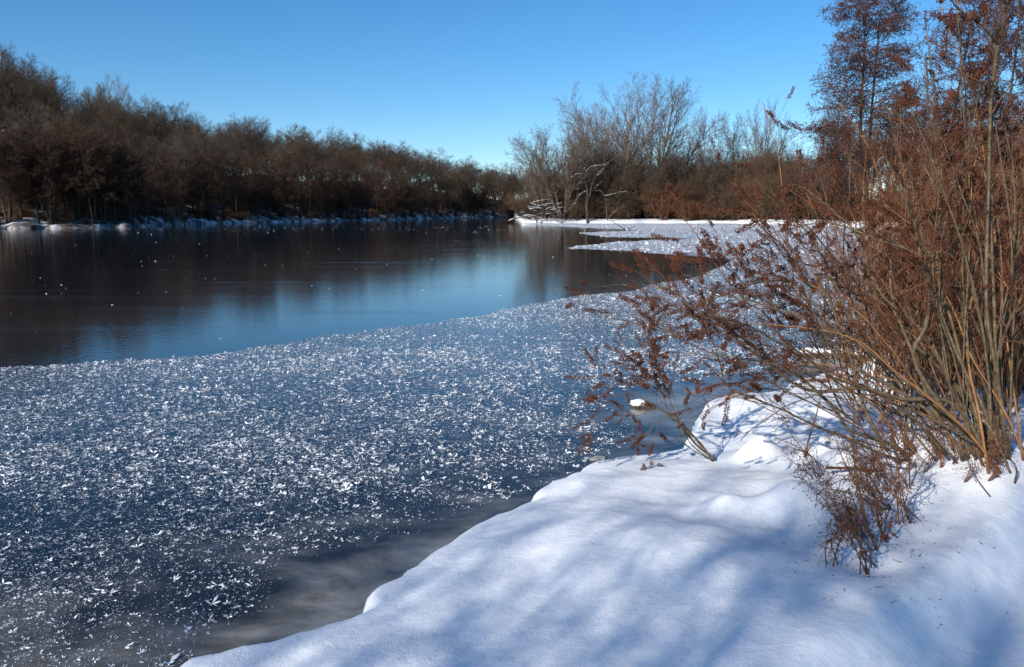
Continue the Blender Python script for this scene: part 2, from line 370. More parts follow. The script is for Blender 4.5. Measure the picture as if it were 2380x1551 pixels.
# the band without crystals between frost and bank
bare_px = [(300, 1600), (385, 1551), (400, 1490), (470, 1440), (570, 1405), (590, 1330), (640, 1285), (740, 1272), (850, 1245), (970, 1215), (1110, 1168), (1220, 1130), (1330, 1080), (1410, 1030), (1445, 1000), (1400, 960), (1380, 925),
           (1460, 895), (1580, 885), (1700, 868), (1840, 850), (1960, 825), (2100, 760), (2380, 700), (2600, 650)]
BARE = [tuple(on_z(x, y)[:2]) for x, y in bare_px]
BAREP = [(-2.5, 1.0)] + BARE + [(60, 20), (60, -40), (-2.5, -40)]
def frost_amount(X, Y):
    X = np.asarray(X, float); Y = np.asarray(Y, float)
    d = poly_dist(X, Y, BARE); ins = inside(X, Y, BAREP)
    return np.where(ins, -d, d) + .13
fa = frost_amount(SV[:, 0], SV[:, 1])
far = sm((SV[:, 1] - 6) / 40)
cover = .0 + .08 * sm(fa / 1.2) + .04 * sm((SV[:, 1] - 5) / 6) + .05 * sm((SV[:, 1] - 12) / 12) + .05 * sm((SV[:, 1] - 30) / 25) + .03 * sm((SV[:, 1] - 85) / 40) - .3 * sm(-fa / .06)
cloud = .0 + .13 * sm(-fa / .25) + .1 * np.exp(-fa.clip(0) / .8) - .12 * sm(fa / 2.5) + .13 * sm((4.6 - SV[:, 1]) / 1.4)
me = bpy.data.meshes.new('frosted_ice'); me.from_pydata([(x, y, .004) for x, y in SV], [], ST); me.materials.append(M['ice_frost'])
for nm, arr in (('cover', cover), ('cloud', cloud)):
    at = me.attributes.new(nm, 'FLOAT', 'POINT'); at.data.foreach_set('value', arr.astype(np.float32))
for p in me.polygons:
    if p.normal.z < 0: p.flip() if hasattr(p, 'flip') else None
tag(link('frosted_ice', me), 'blue grey frosted ice along the near shore with cloudy patches', kind='structure')

# ------------------------------------------------------------------ frost crystals
def crystals(n, y0, y1, blades, L0, L1, pw, hmin=0.0, seed=1, dens=1.0, region='frost', wid=.16):
    g_ = np.random.default_rng(seed)
    y = y0 + (y1 - y0) * g_.random(n) ** pw
    x = y * g_.uniform(-.72, .72, n)
    if region == 'frost':
        k = inside(x, y, FP) & ~inside(x, y, LAND); f = frost_amount(x, y)
        cl = vnoise(x, y, .5, 21) + .7 * vnoise(x, y, .16, 22) + .6 * vnoise(x, y, 1.7, 23)
        k &= (g_.random(n) < sm(f / .22 + .35)) & (f > -.03) & (g_.random(n) < dens * (.62 + cl * .85))
    else:
        k = ~inside(x, y, FP) & ~inside(x, y, LAND); cl = vnoise(x, y, 6, 31) + vnoise(x, y * 3, 2, 32)
        k &= g_.random(n) < (.35 + cl) * dens
    x, y = x[k], y[k]; n = len(x)
    sz = g_.uniform(L0, L1, n) * (.5 + 1.1 * g_.random(n) ** 3)
    V = []; T = []; b0 = g_.random(n) * 6.28
    base = 0
    for i in range(blades):
        on = np.ones(n, bool) if i < 2 else g_.random(n) < .75
        m = on.sum(); a = (b0 + i * 6.28 / blades + g_.normal(0, .35, n))[on]; el = g_.uniform(hmin, .85, m) * g_.random(m) ** .5; L = (sz * g_.uniform(.5, 1.1, n))[on]
        dx, dy, dz = np.cos(a) * np.cos(el), np.sin(a) * np.cos(el), np.sin(el)
        o = np.stack([x[on], y[on], np.full(m, .006)], 1); d = np.stack([dx, dy, dz], 1)
        tw = g_.uniform(-.9, .9, m); sx = np.stack([-np.sin(a) * np.cos(tw), np.cos(a) * np.cos(tw), np.sin(tw)], 1)
        wd = (L * wid)[:, None]
        up = np.array([[0, 0, 1]]) * wd * .5
        q = np.stack([o, o + d * L[:, None] * .55 + sx * wd, o + d * L[:, None], o + d * L[:, None] * .55 - sx * wd, o + d * L[:, None] * .5 + up], 1)
        b = base + np.arange(m)[:, None] * 5
        T.append(np.concatenate([b + [0, 3, 4], b + [3, 2, 4], b + [2, 1, 4], b + [1, 0, 4]], 0)); V.append(q.reshape(-1, 3)); base += m * 5
    return np.concatenate(V), np.concatenate(T)
G = Geo()
for kw in (dict(n=9000, y0=2.7, y1=7, blades=6, L0=.010, L1=.036, pw=.9, seed=1, dens=.8, wid=.15), dict(n=1100, y0=2.7, y1=8, blades=6, L0=.025, L1=.044, pw=.9, seed=11, dens=.8, wid=.12),
           dict(n=85000, y0=2.7, y1=8, blades=2, L0=.003, L1=.009, pw=.9, seed=2, wid=.35),
           dict(n=38000, y0=5.5, y1=12, blades=4, L0=.012, L1=.036, pw=.85, seed=3, wid=.2),
           dict(n=52000, y0=10, y1=20, blades=3, L0=.014, L1=.036, pw=.85, seed=4, wid=.25),
           dict(n=34000, y0=18, y1=45, blades=2, L0=.03, L1=.06, pw=.9, seed=5, wid=.4), dict(n=60000, y0=40, y1=130, blades=2, L0=.04, L1=.10, pw=1, seed=9, wid=.5)):
    V, T = crystals(**kw); G.add(V, None, T)
tag(link('frost_flowers', G.mesh('frost_flowers', M['crystal'], False)), 'countless white feathery frost flowers scattered over the near ice', 'frost', kind='stuff')
G = Geo()
for kw in (dict(n=3400, y0=20, y1=60, blades=3, L0=.015, L1=.04, pw=1, seed=6, region='open', dens=.2, wid=.4), dict(n=5000, y0=70, y1=120, blades=2, L0=.03, L1=.08, pw=.6, seed=7, region='open', dens=.5, wid=.4), dict(n=350, y0=10, y1=24, blades=4, L0=.02, L1=.04, pw=1, seed=8, region='open', dens=.3, wid=.4)):
    V, T = crystals(**kw); G.add(V, None, T)
tag(link('ice_flecks', G.mesh('ice_flecks', M['crystal'], False)), 'tiny white frost flecks dotted over the dark open ice', 'frost', kind='stuff')

# ------------------------------------------------------------------ far shore and wooded hill
shore_px = [(-900, 560), (-400, 545), (0, 532), (300, 528), (500, 520), (700, 515.5), (900, 512), (1000, 508.5), (1150, 505.5), (1194, 504.8), (1214, 518.6), (1400, 519), (1700, 519), (1900, 524), (2000, 530), (2200, 541), (2380, 554), (2800, 590)]
sh = [on_z(x, y) for x, y in shore_px]; SS = np.array([p.x / p.y for p in sh]); SY = np.array([p.y for p in sh])
top_px = [(-900, 90), (0, 137), (100, 172), (150, 215), (320, 238), (430, 262), (480, 290), (600, 287), (680, 310), (850, 322), (880, 340), (1000, 356), (1060, 376), (1130, 386), (1180, 404), (1300, 425), (1700, 470)]
TS = np.array([ray(x, y)[0] / ray(x, y)[1] for x, y in top_px]); TT = np.array([ray(x, y)[2] / ray(x, y)[1] for x, y in top_px])
def shoreY(s): return np.interp(s, SS, SY)
RW = 75.0
S_IS = (ray(1200, 505)[0] / ray(1200, 505)[1])
def land_z(s, t):
    s = np.asarray(s, float); t = np.asarray(t, float)
    Yr = np.interp(s, SS, SY) + RW
    ridge = CAMZ + np.interp(s, TS, TT) * Yr - 14.5
    ridge = np.maximum(ridge, .5) * (1 - sm((s - S_IS) / .02)) + 1.2 * sm((s - S_IS) / .02)
    z = -.5 + .9 * sm((t + .6) / 1.2) + np.where(s < S_IS, .95, .4) * sm((t - .3) / 5)
    z = z + (ridge - .8) * sm((t - 5) / (RW - 5)) ** .9
    return z + sm(t / 3) * vnoise(s * 160, t, 1.6, 8) * .16 + sm((t - 6) / 10) * vnoise(s * 90, t, 4, 18) * .5
tv = np.array([-1.5, -.6, 0, .3, .7, 1.2, 2, 3, 4, 5.5, 7, 9, 12, 15, 19, 24, 30, 37, 45, 54, 64, 75, 90, 120, 200, 500, 1500])
sv = np.concatenate([np.linspace(-1.5, -.75, 60), np.linspace(-.745, .75, 900), np.linspace(.76, 1.5, 60)])
Sg, Tg = np.meshgrid(sv, tv); Yg = shoreY(Sg) + Tg + vnoise(Sg * 60, Tg * 0, 1, 12) * 2.2
Zg = land_z(Sg, Tg); V = np.stack([Sg * Yg, Yg, Zg], -1).reshape(-1, 3)
idx = np.arange(Sg.size).reshape(Sg.shape); Q = np.stack([idx[:-1, :-1], idx[:-1, 1:], idx[1:, 1:], idx[1:, :-1]], -1).reshape(-1, 4)
me = np_mesh('hillside', V, Q, None, M['floor'])
sa = np.clip(.15 - Tg / 25 * .12, -.02, .5) + .05 * sm((Tg - 20) / 40)  # patchy snow on the left; extra litter colour here stands in for bank shade
sa = np.where(Sg > S_IS, .42 - .3 * sm(Tg / 9), sa)
at = me.attributes.new('snow', 'FLOAT', 'POINT'); at.data.foreach_set('value', sa.ravel().astype(np.float32))
tag(link('hillside', me), 'snow dusted far shore rising to a wooded hill on the left', kind='structure')
def land_pt(dx, t):
    r = ray(dx, 510); s = r[0] / r[1]; y = float(shoreY(s)) + t
    return Vector((s * y, y, float(land_z(s, t)) - .1))

# ------------------------------------------------------------------ trees
def grow(seg, p, d, L, r, lvl, cfg, rn):
    c = cfg[lvl]; n = c['n']; pts = [p.copy()]; dirs = []
    step = L / n; q = p.copy(); dd = d.normalized()
    tip = c.get('tip', .35)
    for i in range(n):
        dd = dd + Vector((rn.gauss(0, 1), rn.gauss(0, 1), rn.gauss(0, 1))) * c['wig'] + Vector((0, 0, c['up']))
        dd.normalize(); q = q + dd * step; pts.append(q.copy()); dirs.append(dd.copy())
    for i in range(n):
        r0 = r * (1 - (1 - tip) * i / n); r1 = r * (1 - (1 - tip) * (i + 1) / n)
        seg[lvl].append((tuple(pts[i]), tuple(pts[i + 1]), r0, r1))
    if lvl + 1 < len(cfg):
        k = c['kids']; k = k if lvl == 0 else max(1, int(k * rn.uniform(.7, 1.2)))
        ph = rn.random() * 6.28
        for j in range(k):
            t = c['ks'] + (1 - c['ks']) * ((j + rn.random() * .8) / k)
            f = min(t * n, n - 1e-4); i = int(f); pos = pts[i].lerp(pts[i + 1], f - i); D = dirs[i]
            a = Vector((0, 0, 1)) if abs(D.z) < .95 else Vector((1, 0, 0)); u = D.cross(a).normalized(); v = D.cross(u)
            ph += 2.4 + rn.gauss(0, .4); an = math.radians(rn.uniform(*c['ang']))
            nd_ = D * math.cos(an) + (u * math.cos(ph) + v * math.sin(ph)) * math.sin(an)
            if c.get('flat'): nd_.z *= c['flat']
            sf = 1 - c.get('sh', .5) * (t - c['ks']) / (1 - c['ks'] + 1e-6)
            if c.get('round'): sf = math.sin(math.pi * (.18 + .74 * (t - c['ks']) / (1 - c['ks'])))
            cl = L * rn.uniform(*c['lr']) * sf
            cr = min(r * c['rr'], r * (1 - (1 - tip) * t) * .85)
            grow(seg, pos, nd_, cl, cr, lvl + 1, cfg, rn)
def tree_meshes(name, cfg, h, r, seed, stems=1, spread=.0, trunk_levels=1, bark=None, twig=None, rmin=.011, lean=0.0, cones=0):
    rn = random.Random(seed); seg = [[] for _ in cfg]
    for s in range(stems):
        a = s * 6.28 / stems + rn.random(); k = spread * rn.uniform(.2, 1.3) if stems > 1 else lean
        grow(seg, Vector((math.cos(a) * .15 * (stems > 1), math.sin(a) * .15 * (stems > 1), 0)), Vector((math.cos(a) * k, math.sin(a) * k, 1)), h * rn.uniform(.88, 1) if stems > 1 else h, r * (rn.uniform(.75, 1) if stems > 1 else 1), 0, cfg, rn)
    gt, gc = Geo(), Geo()
    for l, L in enumerate(seg):
        if not L: continue
        A = np.array([s_[0] for s_ in L]); B = np.array([s_[1] for s_ in L]); r0 = np.maximum(np.array([s_[2] for s_ in L]), rmin); r1 = np.maximum(np.array([s_[3] for s_ in L]), rmin * .7)
        (gt if l < trunk_levels else gc).segs(A, B, r0, r1, 6 if l == 0 else (4 if l == 1 else 3), cone=(l == len(cfg) - 1))
    if cones:
        L = seg[-1]; pk = [L[rn.randrange(len(L))] for _ in range(cones)]
        P = np.array([s_[1] for s_ in pk]); P = P + np.array([[rn.gauss(0, .05), rn.gauss(0, .05), -.05] for _ in pk])
        gk = Geo(); gk.segs(P, P + np.array([[rn.gauss(0, .05), rn.gauss(0, .05), -.1] for _ in pk]), np.full(len(P), .03), np.full(len(P), .012), 3)
        return gt.mesh(name + '_trunk', bark), gc.mesh(name + '_crown', twig), gk.mesh(name + '_cones', M['cone'])
    return gt.mesh(name + '_trunk', bark), gc.mesh(name + '_crown', twig)
def put(name, ms, loc, sc, rz, label, cat, group=None):
    o = empty(name, loc, rz, sc)
    link('trunk' if cat == 'tree' else 'stems', ms[0], o); link('crown' if cat == 'tree' else 'twigs', ms[1], o)
    if len(ms) > 2: tag(link('cones', ms[2], o), kind='stuff')
    tag(o, label, cat, group); return o

cfg_forest = [dict(n=9, wig=.05, up=.03, kids=18, ks=.36, ang=(26, 55), lr=(.3, .46), rr=.42, sh=.4, tip=.15),
              dict(n=5, wig=.08, up=.04, kids=8, ks=.2, ang=(22, 48), lr=(.35, .6), rr=.45, sh=.4, tip=.3),
              dict(n=3, wig=.1, up=.03, kids=7, ks=.1, ang=(22, 50), lr=(.45, .8), rr=.55, sh=.3),
              dict(n=2, wig=.1, up=.02, kids=3, ks=.2, ang=(18, 45), lr=(.6, 1.0), rr=.6, sh=.2),
              dict(n=1, wig=.2, up=.02)]
cfg_alder = [dict(n=9, wig=.02, up=.03, kids=62, ks=.1, ang=(55, 90), lr=(.2, .31), rr=.2, sh=.5, tip=.15),
             dict(n=5, wig=.1, up=-.005, kids=11, ks=.15, ang=(30, 65), lr=(.3, .5), rr=.45, sh=.4, tip=.3, flat=.5),
             dict(n=3, wig=.18, up=-.02, kids=8, ks=.1, ang=(25, 70), lr=(.4, .7), rr=.6, sh=.3),
             dict(n=2, wig=.25, up=-.02, kids=3, ks=.3, ang=(20, 60), lr=(.4, .8), rr=.6, sh=.2),
             dict(n=1, wig=.2, up=-.05)]
cfg_vase = [dict(n=10, wig=.03, up=.0, kids=15, ks=.25, ang=(18, 42), lr=(.3, .48), rr=.45, sh=.5, tip=.14),
            dict(n=6, wig=.06, up=.0, kids=9, ks=.15, ang=(20, 46), lr=(.35, .55), rr=.45, sh=.45, tip=.25),
            dict(n=4, wig=.09, up=.0, kids=6, ks=.1, ang=(22, 52), lr=(.4, .65), rr=.5, sh=.35),
            dict(n=2, wig=.12, up=.0, kids=3, ks=.1, ang=(20, 50), lr=(.5, .8), rr=.6, sh=.2),
            dict(n=1, wig=.2, up=.02)]
cfg_brush = [dict(n=5, wig=.14, up=.03, kids=9, ks=.12, ang=(20, 60), lr=(.3, .55), rr=.5, sh=.4, tip=.25),
             dict(n=3, wig=.16, up=.03, kids=8, ks=.1, ang=(25, 65), lr=(.35, .6), rr=.5, sh=.3),
             dict(n=2, wig=.2, up=.02, kids=4, ks=.1, ang=(20, 65), lr=(.5, .9), rr=.6, sh=.2),
             dict(n=1, wig=.2, up=0)]
forest = [tree_meshes('forest_tree', cfg_forest, 13, .17, 100 + i, bark=M['bark_far'], twig=M[['twig_olive', 'twig_hill', 'twig_red', 'twig_olive', 'twig_hill'][i]], rmin=.013) for i in range(5)]
cfg_shore = [dict(cfg_alder[0], ks=.27, kids=26, lr=(.2, .32), ang=(35, 75)), dict(cfg_alder[1], kids=9)] + cfg_alder[2:]
shoret = [tree_meshes('alder_tree', cfg_shore, 12, .17, 200 + i, stems=[1, 3, 2, 4][i], spread=.16, bark=M['bark_far'], twig=M['twig_red'], rmin=.014) for i in range(4)]
vase = [tree_meshes('vase_tree', cfg_vase, 16, .2, 300 + i, stems=[5, 6, 6][i], spread=.44, bark=M['bark_pale'], twig=M['twig_grey'], rmin=.0105) for i in range(3)]
sapling = [tree_meshes('sapling', cfg_brush, 8, .07, 600 + i, stems=11, spread=.28, bark=M['bark_far'], twig=M[['twig_hill', 'sap_brown', 'twig_olive'][i]], rmin=.013) for i in range(3)]
brush = [tree_meshes('brush', cfg_brush, 3.6, .035, 400 + i, stems=16, spread=.6, bark=M[['brush_red', 'brush_tan', 'twig_olive'][i]], twig=M[['brush_red', 'brush_tan', 'twig_olive'][i]], rmin=.011) for i in range(3)]

# hillside, back to front
n = 0
def zone(dx): return ['at the far left of the view', 'around the tall round crowned tree', 'in the middle of the left hill', 'near the far end of the lake'][0 if dx < 160 else 1 if dx < 400 else 2 if dx < 800 else 3]
for t, cnt, hs_ in ((118, 40, 1.0), (92, 50, .98), (74, 48, .95), (54, 46, .95), (34, 44, .92), (15, 42, .88)):
    for k in range(cnt):
        # spacing follows the shore, so the near left is thinner in metres than the far right is in pixels
        dx = -140 + (1345) * ((k + R.uniform(.1, .9)) / cnt)
        p = land_pt(dx, t + R.uniform(-6, 6)); fs = 1.0 + .35 * sm((dx - 500) / 600)
        wd = float(fs) * R.uniform(1.0, 1.35) * (1.05 if dx > 450 else .92)
        hh = hs_ * R.uniform(.82, 1.12) * (1.03 if dx < 110 and t > 50 else 1)
        put('hillside_tree', forest[R.randrange(5)], p, (wd, wd, hh), R.uniform(0, 6.28), f'bare brown tree {"on the crest" if t > 60 else "halfway up" if t > 20 else "at the foot"} of the wood {zone(dx)}', 'tree', f'bare trees {"on the crest" if t > 60 else "halfway up" if t > 20 else "at the foot"} of the wood {zone(dx)}')
for i in range(90):
    dx = -40 + 1240 * (i + R.random()) / 90; p = land_pt(dx, R.choice([8, 16, 26, 40, 62, 80]) + R.uniform(-3, 3)); s_ = R.uniform(1.3, 2.0)
    put('undergrowth', brush[R.choice([1, 2])], p, s_, R.uniform(0, 6.28), 'brown undergrowth between the trunks of the wood on the left hill', 'shrub', 'undergrowth in the wood on the left hill')
# tall tree rising above the wood
p = land_pt(272, 60); put('tall_tree', vase[0], p, (.72, .72, 1.04), .5, 'tall bare tree whose round crown stands above the wood on the left hill', 'tree')
for dx, sc in ((60, 1.2), (110, 1.12), (20, 1.25), (-30, 1.2)):
    p = land_pt(dx, 40); put('tall_tree', forest[int(dx) % 5], p, (1.0, 1.0, sc * .92), dx, 'tall slender bare tree at the far left edge of the hill wood', 'tree', 'tall trees at the far left edge')
for i in range(34):                      # the wood runs on behind the peninsula
    dx = 1165 + 300 * (i + R.random()) / 34; r_ = ray(dx, 505); y_ = R.uniform(318, 375); p = Vector((r_[0] / r_[1] * y_, y_, .9)); hz = at_y(dx, 408 + max(0, dx - 1200) * .12 + R.uniform(-6, 14), y_).z
    put('hillside_tree', forest[R.randrange(5)], p, (1.3, 1.3, hz / 13.3), R.uniform(0, 6.28), 'small far bare tree seen between the left hill and the peninsula', 'tree', 'far bare trees between the left hill and the peninsula')
for i in range(20):
    dx = 1165 + 240 * (i + R.random()) / 20; r_ = ray(dx, 505); y_ = R.uniform(312, 325); s_ = R.uniform(1.3, 2)
    put('undergrowth', brush[R.choice([1, 2])], Vector((r_[0] / r_[1] * y_, y_, .8)), s_, R.uniform(0, 6.28), 'brown brush on the far shore between the left hill and the peninsula', 'shrub', 'brush on the far shore between the left hill and the peninsula')
# shore row
ONES = 'first second third fourth fifth sixth seventh eighth ninth tenth eleventh twelfth thirteenth fourteenth fifteenth sixteenth seventeenth eighteenth nineteenth'.split()
def ordinal(n):
    if n < 20: return ONES[n - 1]
    t_, o_ = divmod(n, 10); return ['twentieth', 'thirtieth', 'fortieth', 'fiftieth'][t_ - 2] if not o_ else ['twenty', 'thirty', 'forty', 'fifty'][t_ - 2] + '-' + ONES[o_ - 1]
xs_ = []; dx = -30
while dx < 1190:
    xs_.append(dx); dx += R.uniform(22, 44) * (1 if dx < 700 else .72)
for i, dx in enumerate(xs_):
    p = land_pt(dx, R.uniform(.3, 3.5)); s_ = R.uniform(.8, 1.08) * (1 if dx < 820 else .85)
    kk = R.randrange(4); put('shore_tree', shoret[kk], p, (s_ * 1.1, s_ * 1.1, s_), R.uniform(0, 6.28), f'{["single", "three", "two", "four"][kk]} stemmed dark alder at the water edge, {ordinal(i + 1)} from the left along the left shore', 'tree', 'alders along the left shoreline')
for i in range(100):
    dx = -30 + 1220 * (i + R.random()) / 100; p = land_pt(dx, R.uniform(.5, 6)); s_ = R.uniform(.2, .55)
    put('shore_shrub', brush[R.randrange(3)], p, s_, R.uniform(0, 6.28), 'low brown brush along the left shore, ' + zone(dx), 'shrub', 'low brush along the left shore ' + zone(dx))

# peninsula in the middle
def rzone(dx): return ['at the left tip of the peninsula', 'beneath the tallest fan crowned trees', 'behind the tongues of frosted ice', 'below the tall alders'][0 if dx < 1330 else 1 if dx < 1570 else 2 if dx < 1880 else 3]
def big(dx, top, D, ms, wid, label, rz=0, name='bare_tree', base=16.0, group=None, lean=0):
    p = land_pt(dx, max(D, .5)); hz = at_y(dx, top, p.y).z - p.z
    o = put(name, ms, p, (wid, wid, hz / base), rz, label, 'tree', group)
    if lean: o.rotation_euler = (0, lean, rz)
    return o
big(1437, 174, 9, vase[0], 1.45, 'tallest pale grey tree with fan shaped crown in the middle of the peninsula', .4, base=17.2)
big(1512, 180, 11, vase[1], 1.5, 'broad grey fan crowned tree right beside the tallest one on the peninsula', 2.1, base=17.2)
big(1308, 290, 3, vase[2], 1.25, 'grey many stemmed tree leaning left over the lake at the tip of the peninsula', 1.0, base=16.2, lean=-.2)
big(1262, 300, 5, vase[1], .8, 'smaller grey tree at the outermost left tip of the peninsula', 3.0, base=17, lean=-.15)
big(1372, 245, 8, vase[2], .85, 'slim grey tree just left of the tallest tree on the peninsula', 4.0, base=16.4)
big(1646, 248, 26, vase[0], .8, 'grey tree with upright forks right of the broad fan crowned tree', 5.0, base=17.2)
big(1765, 238, 36, vase[2], .75, 'lone thin grey tree against the sky between peninsula and alders', .2, base=16.4)
big(1705, 300, 30, forest[1], 1.0, 'bare tree in the gap left of the lone thin grey tree', .2, base=13.5)
for i in range(60):
    dx = 1335 + (1960 - 1335) * (i + R.random()) / 60; t = R.uniform(14, 60)
    big(dx, R.uniform(345, 410), t, (forest + [shoret[0], shoret[2]])[R.randrange(7)], R.uniform(.75, 1.15), 'bare brown tree in the wood behind the peninsula shore', R.uniform(0, 6), base=13.3, name='wood_tree', group='bare trees of the wood behind the right hand shore')
for i in range(30):
    dx = 1900 + 700 * (i + R.random()) / 30; t = R.uniform(8, 60)
    big(dx, R.uniform(250, 360), t, forest[R.randrange(5)], R.uniform(.6, .9), 'bare brown tree in the wood behind the right hand bushes', R.uniform(0, 6), base=13.3, name='wood_tree', group='bare trees of the wood behind the right hand bushes')
for i in range(84):
    dx = 1225 + (2420 - 1225) * (i + R.random()) / 84; t = R.uniform(1.5, 14); p = land_pt(dx, t); s_ = R.uniform(.9, 2.1) * (.75 if dx < 1290 else 1)
    if dx > 1900: s_ *= .6
    put('shore_shrub', brush[R.choice([0, 1, 2, 2])], p, (s_, s_, s_ * R.uniform(.8, 1.1)), R.uniform(0, 6.28), 'tangled brown thicket shrub on the shore ' + rzone(dx), 'shrub', 'thicket shrubs on the shore ' + rzone(dx))
for i in range(8):
    dx = 1590 + 18 * i + R.uniform(-8, 8); put('red_shrub', brush[0], land_pt(dx, R.uniform(.8, 4)), (1.0, 1.0, R.uniform(.9, 1.5)), R.uniform(0, 6), 'rust red shrub at the snowy shore right of the dead tree', 'shrub', 'rust red shrubs right of the dead tree')

for i in range(95):
    dx = 1245 + 720 * (i + R.random()) / 95; t = R.uniform(2.5, 30); q = 1 if dx > 1330 else .7
    big(dx, R.uniform(365, 440) if dx > 1330 else R.uniform(400, 450), t, sapling[R.randrange(3)], R.uniform(.7, 1.2) * q, 'many stemmed brown sapling in the thicket ' + rzone(dx), R.uniform(0, 6), base=7.8, name='sapling', group='many stemmed saplings ' + rzone(dx))
# alders on the right
alder = [tree_meshes('tall_alder', cfg_alder, 19, .2, 500 + i, stems=[2, 1, 1][i], spread=.03, bark=M['bark_far'], twig=M['alder_twig'], rmin=.013, cones=9000) for i in range(3)]
for (dx, t, sc, k, lb) in ((2003, 6, (1.9, 1.9, 1.6), 0, 'tall twin trunked alder with layered drooping branches against the sky'), (2190, 5, 1.25, 1, 'second tall alder, just right of the twin trunked one'),
                           (2310, 8, 1.15, 2, 'alder partly hidden behind willow stems at the right edge of the view'), (2120, 30, .8, 2, 'smaller alder standing back between the two tall alders'), (1915, 14, .62, 1, 'short alder left of the twin trunked one')):
    put('alder', alder[k], land_pt(dx, t), sc if hasattr(sc, '__len__') else (sc, sc, sc), dx, lb, 'tree')
# PART2
# ------------------------------------------------------------------ trees behind the photographer (their shade falls on the near snow)
def shade_tree(tx, ty, hgt, ms, sc, rz, label):
    k = hgt / math.sin(SUN_EL); x = tx + sdir.x * k; y = ty + sdir.y * k
    put('bank_tree', ms, Vector((x, y, Hs(x, y) - .1)), sc, rz, label, 'tree')
cfg_bare = [dict(n=8, wig=.05, up=.03, kids=16, ks=.3, ang=(30, 60), lr=(.25, .42), rr=.4, sh=.5, tip=.15), dict(n=5, wig=.12, up=.03, kids=6, ks=.2, ang=(28, 60), lr=(.35, .6), rr=.45, sh=.4, tip=.3),
            dict(n=3, wig=.16, up=.02, kids=4, ks=.1, ang=(25, 65), lr=(.4, .75), rr=.55, sh=.3), dict(n=2, wig=.2, up=.04)]
bare = [tree_meshes('bare_tree', cfg_bare, 8, .08, 700 + i, bark=M['bark_far'], twig=M['twig_olive'], rmin=.009) for i in range(2)]
for q_, (tx_, ty_, hh_, k_) in enumerate(((-.3, 2.4, 7.2, 0), (.7, 2.5, 7.5, 1), (1.5, 2.2, 7.6, 0), (2.5, 2.4, 7.6, 1), (3.5, 2.9, 7.5, 0))):
    shade_tree(tx_, ty_, hh_, bare[k_], (1.1, 1.1, 1), q_ * 1.3, ['leftmost slim bare tree on the bank behind the photographer', 'second slim bare tree on the bank behind the photographer', 'middle slim bare tree on the bank behind the photographer', 'fourth slim bare tree on the bank behind the photographer', 'rightmost slim bare tree on the bank behind the photographer'][q_])
shade_tree(.5, 1.9, 7.5, sapling[0], (.8, .8, 1), .6, 'bushy sapling behind the photographer whose twigs shade the near snow')
shade_tree(2.9, 2.1, 7.5, sapling[1], (.9, .9, 1), 2.2, 'bushy sapling behind the photographer shading the right corner of the snow')

# ------------------------------------------------------------------ dead snowy tree and driftwood on the peninsula
def z3(x, y, D): return at_y(1115.6 + .29975 * x, 139.5 + .29975 * y, D)
def branch_with_snow(path, r0, r1, parent, D, snow=1.0, wig=.25):
    P = [z3(x, y, D + R.uniform(-1, 1) * wig * 3) for x, y in path]; P = catmull(P, 5)
    P += np.array([[R.gauss(0, .03), R.gauss(0, .03), R.gauss(0, .03)] for _ in P])
    rr = np.linspace(r0, r1, len(P)); gb = Geo(); gb.tube(P, rr, 6)
    b = link('branch', gb.mesh('branch', M['dead_wood']), parent)
    gs = Geo(); t = np.gradient(P, axis=0); t /= np.linalg.norm(t, axis=1, keepdims=True); k = 0
    while k < len(P) - 1:
        j = k
        while j < len(P) and abs(t[j][2]) < .88 and R.random() < .93: j += 1
        if j - k >= 3:
            q = P[k:j] + np.array([0, 0, 1]) * (rr[k:j, None] * .75); w = rr[k:j] * .5 * snow; w[0] *= .3; w[-1] *= .3
            gs.tube(q, w, 5)
        k = max(j, k + 1)
    if gs.n: link('snow', gs.mesh('snow', M['snow_far']), b)
    # side twigs
    gt = Geo(); A = []; B = []; r = []
    for i in range(3, len(P) - 1, 2):
        d = Vector(t[i]) + Vector((R.gauss(0, .8), R.gauss(0, .8), R.gauss(.1, .8))); d.normalize(); l = R.uniform(.5, 1.6)
        A.append(P[i]); B.append(P[i] + np.array(d) * l); r.append(.03)
        for _ in range(2):
            e_ = d + Vector((R.gauss(0, .6), R.gauss(0, .6), R.gauss(0, .6))); A.append(P[i] + np.array(d) * l * .6); B.append(A[-1] + np.array(e_) * .6); r.append(.018)
    gt.segs(A, B, r, [x * .5 for x in r], 3); tag(link('twigs', gt.mesh('twigs', M['dead_wood']), b), kind='stuff')
    return b
D0 = at_y(1360, 519, 1).y * 0 + on_z(1360, 519).y + .6
def rel(o):                              # children were made in world space: shift them under their base
    for c in o.children: c.matrix_parent_inverse = Matrix.Translation(o.location).inverted()
dt = empty('dead_tree', z3(840, 1262, D0)); tag(dt, 'dead leaning tree with snow lying on its crooked limbs by the lake', 'tree')
